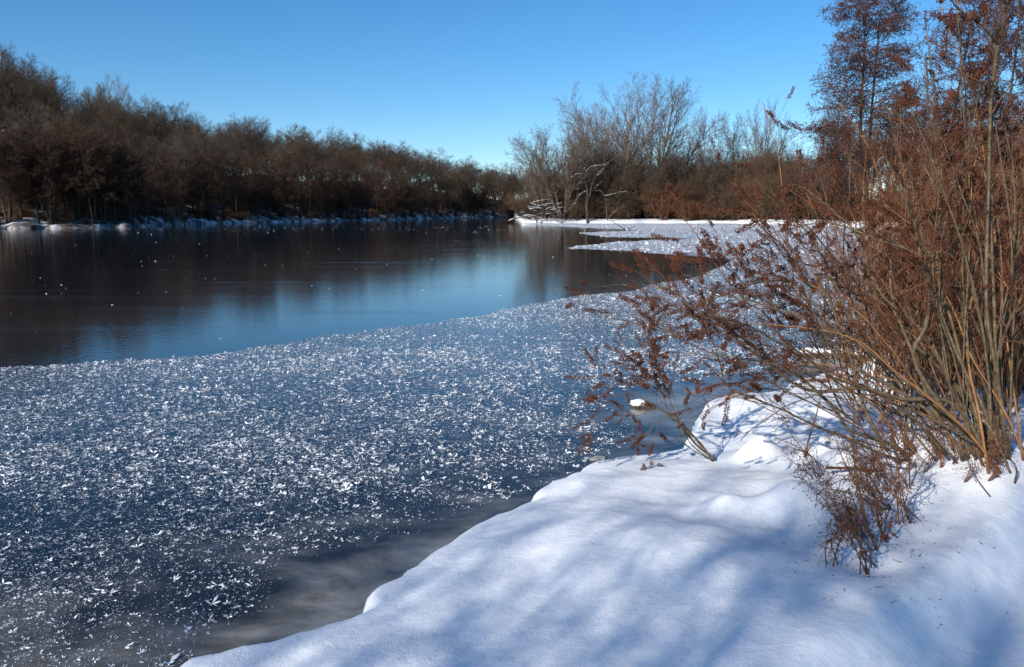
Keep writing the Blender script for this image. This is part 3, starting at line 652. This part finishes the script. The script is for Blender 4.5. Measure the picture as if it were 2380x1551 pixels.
for path, a, b_ in (([(838, 1265), (826, 1120), (832, 1010), (812, 940), (800, 885), (828, 800), (885, 745)], .26, .07), ([(805, 890), (745, 888), (690, 925), (640, 955), (600, 972)], .13, .05),
                    ([(802, 878), (850, 838), (900, 820), (952, 818), (1005, 790)], .13, .05), ([(850, 1060), (868, 965), (900, 900), (950, 848), (985, 800)], .2, .07), ([(862, 1020), (910, 975), (950, 935)], .12, .05),
                    ([(835, 1015), (775, 1045), (745, 1100), (700, 1150), (655, 1185)], .14, .06), ([(850, 1040), (832, 1100), (826, 1170), (820, 1240)], .13, .06), ([(770, 1005), (720, 1000), (660, 1035)], .1, .04),
                    ([(870, 1015), (935, 1012), (970, 1052), (1050, 1035), (1140, 1015)], .12, .05), ([(900, 900), (935, 880), (962, 835)], .1, .05), ([(745, 1100), (765, 1000), (790, 930), (805, 880)], .12, .08), ([(985, 1240), (1040, 1180), (1120, 1125)], .1, .04)):
    branch_with_snow(path, a * 1.1, b_, dt, D0)
rel(dt)
po = empty('dead_sapling', z3(984, 1262, D0 + 2)); tag(po, 'thin pale dead trunk standing upright right of the dead snowy tree', 'tree')
branch_with_snow([(984, 1262), (980, 1100), (972, 940), (962, 800), (955, 695)], .11, .06, po, D0 + 2, snow=.5, wig=.05); rel(po)
po = empty('dead_sapling', z3(440, 1260, D0)); tag(po, 'slim pale trunk leaning left behind the driftwood heap', 'tree')
branch_with_snow([(440, 1260), (432, 1100), (408, 990), (396, 900), (380, 800)], .14, .07, po, D0, snow=.9, wig=.05); rel(po)
dw = empty('driftwood', z3(440, 1262, D0 - 1)); tag(dw, 'heap of snow covered driftwood branches at the left tip of the peninsula', 'driftwood')
for i in range(24):
    x = R.uniform(310, 560); y = R.uniform(1100, 1235); l = R.uniform(60, 150); s_ = R.uniform(-.35, .4)
    branch_with_snow([(x, y), (x + l * .5, y + s_ * l * .5 + R.uniform(-12, 12)), (x + l, y + s_ * l)], R.uniform(.06, .12), .04, dw, D0 - 1 + R.uniform(-1, 1), snow=1.25)
rel(dw)
fl = empty('fallen_branch', z3(290, 1245, D0 - 1.5)); tag(fl, 'snow covered branch lying out over the ice left of the driftwood heap', 'branch')
branch_with_snow([(218, 1248), (300, 1222), (375, 1205), (440, 1215)], .13, .1, fl, D0 - 1.5, snow=1.3); rel(fl)
for (x, y, s_, lb) in ((1295, 1428, .2, 'little white ice lump on the front tongue of frosted ice'), (1140, 1322, .26, 'snow covered snag poking from the second tongue of frosted ice'), (540, 1258, .6, 'round lump of snow at the foot of the driftwood heap')):
    p = on_z(1115.6 + .29975 * x, 139.5 + .29975 * y, 0); o = empty('ice_lump', p); tag(o, lb, 'ice')
    gs = Geo()
    for k in range(3):
        q = np.array([[R.uniform(-.5, .5) * s_, R.uniform(-.3, .3) * s_, 0], [R.uniform(-.3, .3) * s_, R.uniform(-.3, .3) * s_, R.uniform(.4, 1.0) * s_]]); q = catmull(np.array([q[0], (q[0] + q[1]) / 2, q[1]]), 3)
        gs.tube(q, np.linspace(.3, .12, len(q)) * s_, 6)
    link('snow', gs.mesh('snow', M['snow_far']), o)
    if s_ == .26:
        gb = Geo(); gb.segs([(0, 0, 0), (0, 0, .1)], [(-1.8, .3, 1.1), (.9, 0, .5)], [.06, .05], [.03, .03], 5); link('branch', gb.mesh('branch', M['dead_wood']), o)
# ------------------------------------------------------------------ near objects on ice
def blob(c, r, sq, seed, n=3, zmin=None, amp=.25):
    import bmesh
    bm = bmesh.new(); bmesh.ops.create_icosphere(bm, subdivisions=n, radius=1)
    for v in bm.verts:
        k = 1 + amp * noise.noise(v.co * 1.7 + Vector((seed, 0, 0))) + amp * .4 * noise.noise(v.co * 5 + Vector((0, seed, 0)))
        v.co = Vector((v.co.x * r[0], v.co.y * r[1], v.co.z * r[2])) * k + Vector(c)
    V = np.array([v.co[:] for v in bm.verts]); T = np.array([[v.index for v in f.verts] for f in bm.faces]); bm.free(); return V, T
p = on_z(1490, 946, 0); o = empty('stone', p); tag(o, 'dark stone capped with snow, frozen in the ice left of the bank', 'stone')
g = Geo(); V, T = blob((.0, 0, .0), (.125, .08, .05), 0, 3); g.add(V, None, T); V, T = blob((.09, -.02, .0), (.08, .06, .04), 3, 3); g.add(V, None, T); o2 = link('rock', g.mesh('rock', M['stone']), o)
g = Geo(); V, T = blob((-.03, 0, .045), (.1, .07, .038), 1, 3); g.add(V, None, T); link('snow_cap', g.mesh('snow_cap', M['snow']), o)
p = on_z(1385, 1068, 0); o = empty('ice_shard', p); tag(o, 'flat grey lump of snowy ice at the rim of the bank', 'ice')
g = Geo(); V, T = blob((0, 0, -.01), (.1, .05, .03), 5, 3, amp=.9); g.add(V, None, T); link('lump', g.mesh('lump', M['dirty_ice']), o)
p = on_z(1940, 829, 0); o = empty('frozen_log', p); tag(o, 'snow topped log frozen in the ice behind the arching stems', 'log')
g = Geo(); g.tube(catmull([(-.5, .1, .0), (0, 0, .03), (.55, -.1, .02)], 5), np.full(11, .06), 8); link('log', g.mesh('log', M['dead_wood']), o)
g = Geo()
for c, r in (((-.28, .06, .07), (.2, .08, .05)), ((.05, 0, .08), (.16, .07, .04)), ((.36, -.06, .06), (.14, .07, .04))): V, T = blob(c, r, 0, 2 + c[0], 3); g.add(V, None, T)
link('snow_cap', g.mesh('snow_cap', M['snow']), o)
def leaf(dx, dy, size, tilt, rz, label, mat):
    p = on_z(dx, dy, .01); V = []; T = []
    n = 12
    for i in range(n):
        a = i / n * 6.28; rr = size * (.75 + .3 * math.cos(2 * a) + .12 * math.sin(5 * a)); V.append((rr * math.cos(a), rr * .75 * math.sin(a), .25 * size * math.cos(a * 2) + .004))
    V.append((0, 0, 0.0)); T = [(i, (i + 1) % n, n) for i in range(n)]
    o = link('fallen_leaf', np_mesh('fallen_leaf', V, None, T, mat), None, p + Vector((0, 0, size * .5 * abs(math.sin(tilt))))); o.rotation_euler = (tilt, 0, rz); tag(o, label, 'leaf')
leaf(1623, 768, .04, 1.0, .3, 'curled pale orange leaf standing on the frost beside the shrub tips', M['leaf_orange'])
leaf(1480, 746, .04, .35, 1.2, 'flat pale orange leaf lying on the frost out on the ice', M['leaf_orange'])

# ------------------------------------------------------------------ foreground shrubs
def head_mesh(seed, L=.15, rr=.015, n=150):
    rn = random.Random(seed); P0 = []; P1 = []; r = []
    for i in range(n):
        t = rn.random(); a = rn.random() * 6.28; w = rr * (1 - .7 * t) * rn.uniform(.3, 1.1) + .002; b = math.sin(t * 3) * L * .06
        c = np.array([math.cos(a) * w + b, math.sin(a) * w, t * L]); d = np.array([math.cos(a), math.sin(a), rn.uniform(-.2, 1)]) * rn.uniform(.005, .011)
        P0.append(c); P1.append(c + d); r.append(rn.uniform(.002, .004))
    g = Geo(); g.segs(P0, P1, r, [x * .4 for x in r], 3); g.segs([(0, 0, 0)], [(0, 0, L)], [.0025], [.001], 4)
    return g.mesh('seed_head', M['seed'])
HEADS = [head_mesh(i, L=[.13, .17, .1, .2][i % 4]) for i in range(6)]
def add_head(parent, p, d, sc=1.0):
    o = link('seed_head', HEADS[R.randrange(6)], parent); o.location = p
    o.rotation_euler = Vector(d).to_track_quat('Z', 'Y').to_euler(); o.scale = (sc, sc, sc); return o
class Count: n = 0
def stem(parent, P, r0, r1, mat, twig_mat, ntw=8, tl=(.12, .45), heads=.5, hs=1.0, tip_head=True, wig=.008, t0=.3, up=.25, gobj=None, smoothk=6, hmax=300):
    """one woody stem with its side twigs and seed heads; coordinates are local to the parent"""
    P = catmull(P, smoothk); m = len(P)
    P = P + np.cumsum(np.random.default_rng(R.randrange(10 ** 6)).normal(0, wig * .5, (m, 3)), axis=0) * np.linspace(0, 1, m)[:, None]
    rr = r0 + (r1 - r0) * np.linspace(0, 1, m) ** .8
    g = Geo(); g.tube(P, rr * (1 + .08 * np.sin(np.arange(m) * 1.7)), 7); b = link('stem', g.mesh('stem', mat), parent)
    g = Geo(); T = np.gradient(P, axis=0); T /= np.linalg.norm(T, axis=1, keepdims=True) + 1e-9
    spots = []
    for k in range(ntw):
        t = t0 + (1 - t0) * (k + R.random()) / ntw; i = min(int(t * (m - 1)), m - 2)
        d = Vector(T[i]) * .9 + Vector((R.gauss(0, .5), R.gauss(0, .5), R.gauss(up, .5))); d.normalize(); L = R.uniform(*tl) * (1.2 - .5 * t)
        q = Vector(P[i]); pts = [q.copy()]; dd = d.copy()
        for s_ in range(5):
            dd = (dd + Vector((R.gauss(0, .12), R.gauss(0, .12), R.gauss(.03, .12)))).normalized(); q = q + dd * L / 5; pts.append(q.copy())
        tr = max(.0013, min(rr[i] * .55, .0045)); g.tube(np.array([p[:] for p in pts]), np.linspace(tr, .0009, 6), 4, cap=False)
        spots.append((q.copy(), dd.copy()))
        for s_ in range(R.randrange(0, 4)):
            j = R.randrange(1, 5); e_ = (dd + Vector((R.gauss(0, .6), R.gauss(0, .6), R.gauss(.1, .6)))).normalized(); l2 = L * R.uniform(.25, .6); a = pts[j]; c = a + e_ * l2 + Vector((R.gauss(0, .1), R.gauss(0, .1), 0)) * l2
            g.tube(np.array([a[:], (a.lerp(c, .5) + Vector((0, 0, .01)))[:], c[:]]), [tr * .6, .0011, .0008], 3, cap=False); spots.append((c.copy(), e_.copy()))
    tag(link('twigs', g.mesh('twigs', twig_mat), b), kind='stuff')
    if tip_head: spots.append((Vector(P[-1]), Vector(T[-1])))
    for p_, d_ in spots:
        if Count.n < hmax and R.random() < heads:
            d2 = (d_ + Vector((R.gauss(0, .25), R.gauss(0, .25), R.gauss(-.15, .3)))).normalized(); add_head(b, p_, d2, hs * R.uniform(.5, 1.15)); Count.n += 1
    return b
def traced(parent, base, px, y_end, **kw):
    n = len(px); P = []
    for i, (x, y) in enumerate(px):
        yy = base.y + (y_end - base.y) * (i / (n - 1)) ** 1.2 if n > 1 else base.y
        q = at_y(x, y, yy); P.append(q - parent.location)
    return stem(parent, P, **kw)
b0 = on_snow(2290, 1065, .03)
sh1 = empty('willow_shrub', b0); tag(sh1, 'big arching willow shrub with rust red seed heads growing from the snow at right', 'shrub')
O, RD, TN = M['stem_olive'], M['stem_red'], M['stem_tan']
K1 = dict(mat=O, twig_mat=RD)
main = [([(2329, 1085), (2275, 977), (2212, 887), (2127, 802), (2060, 745), (1984, 690), (1930, 640), (1880, 560), (1830, 515)], .5, .016, .004),
        ([(2300, 1062), (2216, 938), (2099, 926), (2002, 899), (1904, 907), (1846, 884), (1787, 837), (1729, 798), (1697, 752), (1625, 713), (1590, 680), (1561, 662)], -.2, .016, .0035),
        ([(2110, 1068), (2072, 1032), (1978, 1000), (1947, 958), (1912, 919), (1877, 887), (1826, 852), (1768, 813), (1715, 774), (1643, 766), (1575, 770), (1538, 756)], .2, .013, .003),
        ([(2095, 1072), (2041, 1051), (1971, 1020), (1904, 996), (1830, 961), (1729, 919), (1697, 903), (1676, 853), (1660, 800)], .1, .010, .003),
        ([(2242, 1065), (2197, 993), (2162, 938), (2138, 868), (2119, 813), (2095, 760), (2080, 717), (2074, 642), (2068, 597), (2017, 564)], .3, .014, .004),
        ([(2060, 1045), (2010, 950), (1978, 837), (1951, 771), (1921, 690), (1873, 660), (1828, 612), (1807, 579), (1759, 543), (1729, 507)], .2, .013, .0035),
        ([(2310, 1075), (2200, 960), (2122, 834), (2149, 762), (2158, 672), (2140, 612), (2122, 540), (2101, 477), (2083, 426), (2074, 402)], -.3, .015, .005),
        ([(2280, 1060), (2230, 940), (2180, 830), (2140, 770), (2060, 700), (2020, 640), (1990, 560), (1960, 520), (1900, 470), (1860, 440)], .4, .014, .003),
        ([(2320, 1080), (2290, 960), (2240, 860), (2200, 770), (2170, 690), (2130, 600), (2040, 560), (1950, 530), (1880, 535), (1790, 560)], -.1, .013, .003),
        ([(2330, 1080), (2300, 930), (2250, 800), (2236, 714), (2275, 597), (2305, 507), (2326, 456), (2340, 330)], .3, .013, .004),
        ([(2345, 1085), (2330, 950), (2317, 837), (2347, 747), (2375, 680), (2400, 560)], -.2, .014, .005),
        ([(2340, 1080), (2320, 900), (2290, 700), (2295, 400), (2299, 216), (2314, 126), (2317, 90), (2341, 30), (2360, -40)], -.5, .012, .005),
        ([(2317, 960), (2310, 700), (2300, 420), (2308, 200), (2311, 93), (2284, 45), (2233, 3), (2200, -30)], -.4, .010, .004),
        ([(2250, 1060), (2160, 960), (2080, 905), (1990, 862), (1930, 820), (1880, 760), (1800, 720), (1740, 690), (1690, 640), (1640, 600)], .1, .012, .003),
        ([(2270, 1065), (2170, 940), (2060, 850), (1980, 780), (1900, 740), (1850, 650), (1760, 640), (1700, 660), (1620, 690)], .4, .011, .003),
        ([(2200, 1058), (2110, 960), (2020, 905), (1940, 880), (1860, 820), (1800, 790), (1740, 760), (1690, 745), (1640, 730)], -.3, .010, .003),
        ([(2300, 1070), (2245, 880), (2215, 760), (2180, 640), (2190, 480), (2150, 380), (2120, 300), (2070, 250)], .2, .012, .004)]
for px, dy, ra, rb in main:
    far_ = px[-1][0] < 1800
    traced(sh1, b0, px, b0.y + dy, r0=ra, r1=rb, ntw=16, tl=(.12, .5), heads=.6 if far_ else .35, t0=.45, up=.15, smoothk=5, **K1)
def fan_stem(parent, base, ang, L, dep, r, mat, ntw, heads, droop=.05, **kw):
    q = Vector(base); d = Vector((-math.sin(ang), dep, math.cos(ang))).normalized(); pts = [q.copy()]
    for i in range(7):
        d = (d + Vector((R.gauss(0, .16), R.gauss(0, .14), R.gauss(-droop * i * .45 + .04, .11)))).normalized(); q = q + d * L / 7; pts.append(q.copy())
    return stem(parent, pts, r, .0022, mat, M['stem_red'], ntw=ntw, heads=heads, **kw)
for i in range(62):
    an = R.uniform(-.15, 1.25) if R.random() < .75 else R.uniform(.6, 1.35)
    L = R.uniform(1.5, 2.6) if an < .7 else R.uniform(1.3, 2.2)
    fan_stem(sh1, (R.uniform(-.55, .35), R.uniform(-.2, .9), 0.0 if R.random() < .6 else .05), an, L, R.uniform(-.1, .5), R.uniform(.0035, .009), R.choice([O, O, RD, M['stem_tan']]), 12, .36, droop=.06, hmax=560, t0=.35)

for i in range(15):                      # sparse tall shoots against the sky
    bx_ = R.uniform(2230, 2390); tx_ = bx_ + R.uniform(-260, 60); ty_ = R.uniform(-60, 330); mx_ = (bx_ + tx_) / 2 + R.uniform(-50, 60); my_ = (1070 + ty_) / 2
    traced(sh1, b0, [(bx_, 1070), ((bx_ * 2 + mx_) / 3 + R.uniform(-20, 20), 850), (mx_, my_), ((mx_ + tx_) / 2 + R.uniform(-30, 30), (my_ + ty_) / 2), (tx_, ty_)], b0.y + R.uniform(-.7, .7), r0=R.uniform(.006, .010), r1=.0028, mat=R.choice([O, TN, O]), twig_mat=RD, ntw=9, tl=(.12, .4), heads=.42, hs=1.0, t0=.5, up=.25, hmax=800)
# second and third shrub further along the bank
def wild_shrub(loc, n, Lr, lean, spread, label, name='willow_shrub', mats=(O, RD, TN), heads=.4, group=None, width=.4, rr=(.004, .010)):
    o = empty(name, loc); tag(o, label, 'shrub', group); Count.n = 0
    for i in range(n):
        fan_stem(o, (R.uniform(-width, width), R.uniform(-width, width), 0), R.gauss(lean, spread), R.uniform(*Lr), R.uniform(-.4, .4), R.uniform(*rr), R.choice(mats), 9, heads, droop=.035, hmax=90, t0=.35)
    return o
def on_bank(dx, Yd): r_ = ray(dx, 700); x = r_[0] / r_[1] * Yd; return Vector((x, Yd, Hs(x, Yd) - .03))
wild_shrub(on_bank(2330, 6.6), 30, (1.5, 2.3), .35, .4, 'tall tangled willow shrub just behind the big arching one')
wild_shrub(on_bank(2230, 8.6), 34, (1.7, 2.7), .35, .4, 'rust coloured shrub standing at the bank edge beyond the snow lumps', mats=(RD, TN, RD), heads=.7)
wild_shrub(on_bank(2420, 8.2), 30, (1.8, 2.9), .1, .3, 'tall shrub cut off by the right edge of the view', mats=(RD, TN, O), heads=.6)
wild_shrub(on_bank(2400, 5.3), 8, (1.7, 2.9), .2, .3, 'upright willow stems at the right edge rising past the top of the view', heads=.4, width=.25)
wild_shrub(on_bank(2290, 11.5), 34, (1.8, 3.1), .2, .35, 'rust brown shrub further along the bank', mats=(RD, TN), heads=.7, width=.7)

# thicket of dry upright stalks on the bank, kinds copied
def stalk_clump(seed, n, h):
    rn = random.Random(seed); g = Geo(); gs = Geo()
    for i in range(n):
        x, y = rn.gauss(0, .3), rn.gauss(0, .3); hh = h * rn.uniform(.6, 1.05); lx, ly = rn.gauss(0, .14), rn.gauss(0, .14)
        P = [(x + lx * hh * t + rn.gauss(0, .012), y + ly * hh * t + rn.gauss(0, .012), hh * t) for t in np.linspace(0, 1, 7)]; P = catmull(P, 2); g.tube(P, np.linspace(rn.uniform(.003, .006), .0018, len(P)), 5, cap=False)
        for k in range(rn.randrange(5, 10)):
            j = rn.randrange(len(P) // 3, len(P)); d = np.array([rn.gauss(0, .5), rn.gauss(0, .5), 1]); d /= np.linalg.norm(d); l = rn.uniform(.1, .35); g.segs([P[j]], [P[j] + d * l], [.0022], [.0012], 3)
            m = rn.randrange(8, 22); tt = np.array([rn.uniform(.2, 1) for _ in range(m)]); c = P[j] + d * l * tt[:, None] + np.array([[rn.gauss(0, .008) for _ in range(3)] for _ in range(m)])
            gs.segs(c, c + np.array([[rn.gauss(0, .006), rn.gauss(0, .006), rn.uniform(-.01, .012)] for _ in range(m)]), np.full(m, .0035), np.full(m, .0012), 3)
    return g.mesh('stalks', M['brush_red'] if seed % 2 else M['stem_tan']), gs.mesh('seeds', M['seed'])
cl = [stalk_clump(i, 34, 2.3) for i in range(4)]
def place_clump(p, sc, k):
    o = empty('stalk_clump', p, R.uniform(0, 6.28), sc); tag(link('stalks', cl[k][0], o), kind='stuff'); tag(link('seeds', cl[k][1], o), kind='stuff')
    tag(o, 'upright clump of dry rust brown stalks in the thicket along the bank', 'dry plant', 'clumps of dry stalks in the thicket along the bank')
cnt = 0
for i in range(900):
    Yd = 7.2 + 22 * R.random() ** 1.3; dx = R.uniform(2120, 2560); p = on_bank(dx, Yd)
    if p.z < .1 or cnt > 85: continue
    hgt = R.uniform(.75, 1.1) * (1 + .03 * (Yd - 7)); place_clump(p, (1.1, 1.1, hgt), R.randrange(4)); cnt += 1
print('clumps', cnt)

# small shrub in front
bs = on_snow(1664, 1072, .02); s2 = empty('steeplebush', bs); tag(s2, 'small leaning shrub with drooping seed heads alone on the rim of the snow', 'shrub')
def z7(x, y): return (1302 + .3595 * x, 558 + .3595 * y)
Count.n = 0
for px in ([(1005, 1425), (880, 1290), (770, 1170), (700, 1020), (650, 900), (600, 740), (590, 670)], [(990, 1420), (860, 1360), (780, 1280), (750, 1180), (640, 1080), (520, 1000), (400, 930), (310, 880), (205, 870)],
           [(985, 1430), (850, 1320), (760, 1180), (650, 1090), (540, 1030), (420, 985), (340, 1000), (300, 1060), (290, 1160)], [(990, 1425), (900, 1300), (800, 1190), (740, 1040), (700, 900), (640, 790), (620, 730)],
           [(1000, 1420), (880, 1300), (770, 1170), (640, 1020), (570, 910), (540, 840), (450, 740)], [(995, 1420), (860, 1310), (740, 1150), (640, 1100), (540, 1110), (480, 1150), (455, 1270)],
           [(1000, 1420), (890, 1330), (770, 1160), (700, 1100), (680, 1000), (700, 960), (640, 900), (500, 830)], [(1000, 1420), (860, 1300), (760, 1180), (650, 1160), (590, 1220), (560, 1320)], [(1000, 1420), (880, 1320), (760, 1180), (820, 1090), (950, 1010), (1100, 960)]):
    traced(s2, bs, [z7(*q) for q in px], bs.y + R.uniform(-.15, .25), r0=.0048, r1=.0016, mat=O, twig_mat=RD, ntw=6, tl=(.08, .25), heads=.85, hs=.9, t0=.5, up=.1)
# weeds with star shaped seed cups
def weed(base_px, paths, label, mat, r0=.0035, cups=14, name='dry_weed', dy=0.0, tw=5, rpt=1):
    b = on_snow(*base_px, .02); o = empty(name, b); tag(o, label, 'dry plant')
    for px in [[(x + R.uniform(-22, 22) * (j > 0) * (i + .5) ** .5, y + R.uniform(-8, 8) * (j > 0)) for i, (x, y) in enumerate(q_)] for j in range(rpt) for q_ in paths]:
        n = len(px); P = [at_y(x, y, b.y + dy * i / n) - b for i, (x, y) in enumerate(px)]; P = catmull(P, 4)
        st = Geo(); st.tube(P, np.linspace(r0, .0012, len(P)), 6); s_ = link('stem', st.mesh('stem', mat), o); gt = Geo(); gc = Geo()
        T = np.gradient(P, axis=0)
        for k in range(cups):
            i = R.randrange(len(P) // 4, len(P)); a = Vector(P[i]); d = Vector((R.gauss(0, 1), R.gauss(0, .8), R.gauss(-.1, .7))).normalized(); L = R.uniform(.02, .09); c = a + d * L
            gt.tube(np.array([a[:], (a.lerp(c, .5) + Vector((0, 0, .006)))[:], c[:]]), [.0013, .001, .0008], 3, cap=False)
            for m in range(5):
                f = Vector((R.gauss(0, 1), R.gauss(0, 1), R.gauss(0, 1))).normalized(); gc.segs([c[:]], [(c + f * R.uniform(.004, .008))[:]], [.0022], [.0004], 3)
        tag(link('side_twigs', gt.mesh('side_twigs', M['stem_red']), s_), kind='stuff'); tag(link('seed_cups', gc.mesh('seed_cups', M['seed']), s_), kind='stuff')
    return o
def z6(x, y): return (1729 + .3897 * x, 790 + .3897 * y)
Z = lambda L: [z6(*q) for q in L]
weed(z6(735, 1400), [Z([(730, 1400), (640, 1180), (590, 1080), (540, 970), (430, 820), (390, 760)]), Z([(780, 1340), (700, 1230), (600, 1060), (530, 960), (500, 860), (560, 800)]), Z([(730, 1400), (725, 1300), (740, 1200), (700, 1080), (640, 1020)]),
                     Z([(530, 1350), (560, 1230), (600, 1150), (570, 1080)])], 'dead weed with star shaped seed cups sprawling lowest in the snow', M['stem_red'], cups=34, rpt=3)
weed(z6(790, 1250), [Z([(790, 1250), (740, 1120), (700, 950), (670, 800), (655, 650), (652, 450), (660, 250), (680, 120), (735, 0)])], 'tall dark red dead stalk standing upright in front of the willow', M['stem_red'], r0=.008, cups=50)
weed(z6(925, 1100), [Z([(925, 1100), (915, 980), (905, 850), (915, 700), (890, 600), (880, 520), (830, 450)]), Z([(980, 1060), (945, 920), (930, 850), (925, 740), (960, 650), (1000, 600)]), Z([(1060, 1240), (1010, 1140), (970, 1020), (940, 900)])],
     'thin reddish weeds with dotted seed cups right of the tall dark stalk', M['stem_red'], cups=34, rpt=3)
weed(z6(880, 1010), [Z([(880, 1010), (800, 890), (740, 790), (700, 700), (640, 640)]), Z([(905, 1190), (840, 1040), (760, 980), (720, 900)])], 'short bent weed crossing behind the broken twig', M['stem_red'], cups=30, rpt=4)
def wander(n, x0, x1, y0, y1):
    L = []
    for _ in range(n):
        x = R.uniform(x0, x1); y = R.uniform(y0, y1); a = R.uniform(-.1, .75); h = R.uniform(180, 420); c = R.uniform(-60, 60)
        L.append([(x, y), (x - a * h * .3 + c * .5, y - h * .35), (x - a * h * .7 + c, y - h * .7), (x - a * h + c * .3, y - h), (x - a * h - 40, y - h + R.uniform(-30, 50))])
    return L
weed(z6(740, 1180), [Z(q) for q in wander(16, 620, 860, 1080, 1330)], 'dense tangle of dead red brown weeds hanging at the front of the willow', M['stem_red'], r0=.0042, cups=26)
weed(z6(900, 900), [Z(q) for q in wander(16, 640, 1000, 860, 1080)], 'tangle of dead weeds behind the front one, reaching into the arching stems', M['stem_red'], r0=.0042, cups=22)
weed(z6(450, 820), [Z([(450, 820), (380, 720), (340, 640), (280, 560), (240, 480), (170, 460)]), Z([(500, 990), (430, 860), (380, 790), (310, 740), (230, 660)]), Z([(430, 820), (395, 690), (310, 650)])], 'fine forked weed at the left of the willow over the round mounds', M['stem_red'], cups=30, rpt=2)
weed(z6(1470, 935), [Z([(1470, 935), (1390, 830), (1340, 740), (1330, 640)])], 'straight brown twig leaning out of the snow below the willow base', M['stem_red'], r0=.004, cups=5)
weed(z6(1615, 855), [Z([(1615, 858), (1625, 765), (1570, 680), (1530, 580)])], 'pink brown bent cane at the right edge of the snow', M['stem_red'], r0=.006, cups=3)
weed(z6(360, 700), [Z([(360, 700), (385, 600), (425, 470), (455, 350), (465, 260)])], 'broken tan stalk leaning between the arching stems', TN, r0=.008, cups=1)
for k in range(20):
    x = R.uniform(700, 1520); y = R.uniform(690, 860) - (x - 900) * .02
    h1 = R.uniform(120, 330); s_ = R.uniform(-90, 60); b_ = R.uniform(-70, 70)
    weed(z6(x, y), [Z([(x + j * 8, y), (x + s_ * .3 + b_ + j * 15, y - h1 * .5), (x + s_ + j * 40, y - h1)]) for j in range(3)], ['slender red weed sprouting from the snow around the willow base', 'slender red weed sprouting from the snow around the willow base'][0], M['stem_red'], r0=.003, cups=12)['group'] = 'slender red weeds around the willow base'
# broken twig lying across the weeds
pb = on_snow(2010, 1105, 0); a = at_y(*z6(490, 762), pb.y); c = at_y(*z6(975, 797), pb.y + .05); o = link('broken_stick', None, None, None) if False else None
g = Geo(); m = (a + c) / 2; g.tube(catmull([a - m, (a - m) * .3 + Vector((0, 0, .008)), (c - m) * .4, c - m], 5), np.linspace(.009, .006, 16), 8)
o = link('broken_stick', g.mesh('broken_stick', M['stem_red']), None, m); tag(o, 'short dark stick caught level in the dead weeds', 'stick')
# dead red leaf cluster
g = Geo(); b = on_snow(2060, 1262, 0)
for k in range(7):
    c = Vector((R.gauss(0, .02), R.gauss(0, .02), R.uniform(.02, .14))); d = Vector((R.gauss(0, .3), R.gauss(0, .3), -1)).normalized(); s_ = d.cross(Vector((R.random(), R.random(), .1))).normalized() * .009; L = R.uniform(.04, .07)
    n0 = d.cross(s_).normalized() * .006
    g.add([c[:], (c + d * L * .5 + s_)[:], (c + d * L)[:], (c + d * L * .5 - s_)[:], (c + d * L * .5 + n0)[:]], None, [(0, 1, 4), (1, 2, 4), (2, 3, 4), (3, 0, 4)])
g.segs([(0, 0, 0)], [(0.02, 0, .17)], [.003], [.002], 5)
tag(link('withered_leaves', g.mesh('withered_leaves', M['leaf_dry'], False), None, b), 'hanging cluster of withered dark red leaves at the foot of the weeds', 'leaves')

# debris on the snow
g = Geo()
for k in range(170):
    dx = R.gauss(2060, 110); dy = R.gauss(1190, 120)
    if dy > 1540 or dx > 2370 or dy < 1090 or dx < 1600: continue
    p = on_z(dx, dy, .4); z = Hs(p.x, p.y)
    if z < .15: continue
    a = R.uniform(0, 6.28); L = R.choice([.004, .006, .008, .006, .03]) * R.uniform(.6, 1.4); g.segs([(p.x, p.y, z + .003)], [(p.x + math.cos(a) * L, p.y + math.sin(a) * L, z + .004 + L * R.uniform(0, .5))], [.0016 if L > .02 else .003], [.0008], 4)
tag(link('fallen_seeds', g.mesh('fallen_seeds', M['seed'])), 'scatter of tiny dropped seeds and twig bits on the snow below the bush', 'seeds', kind='stuff')
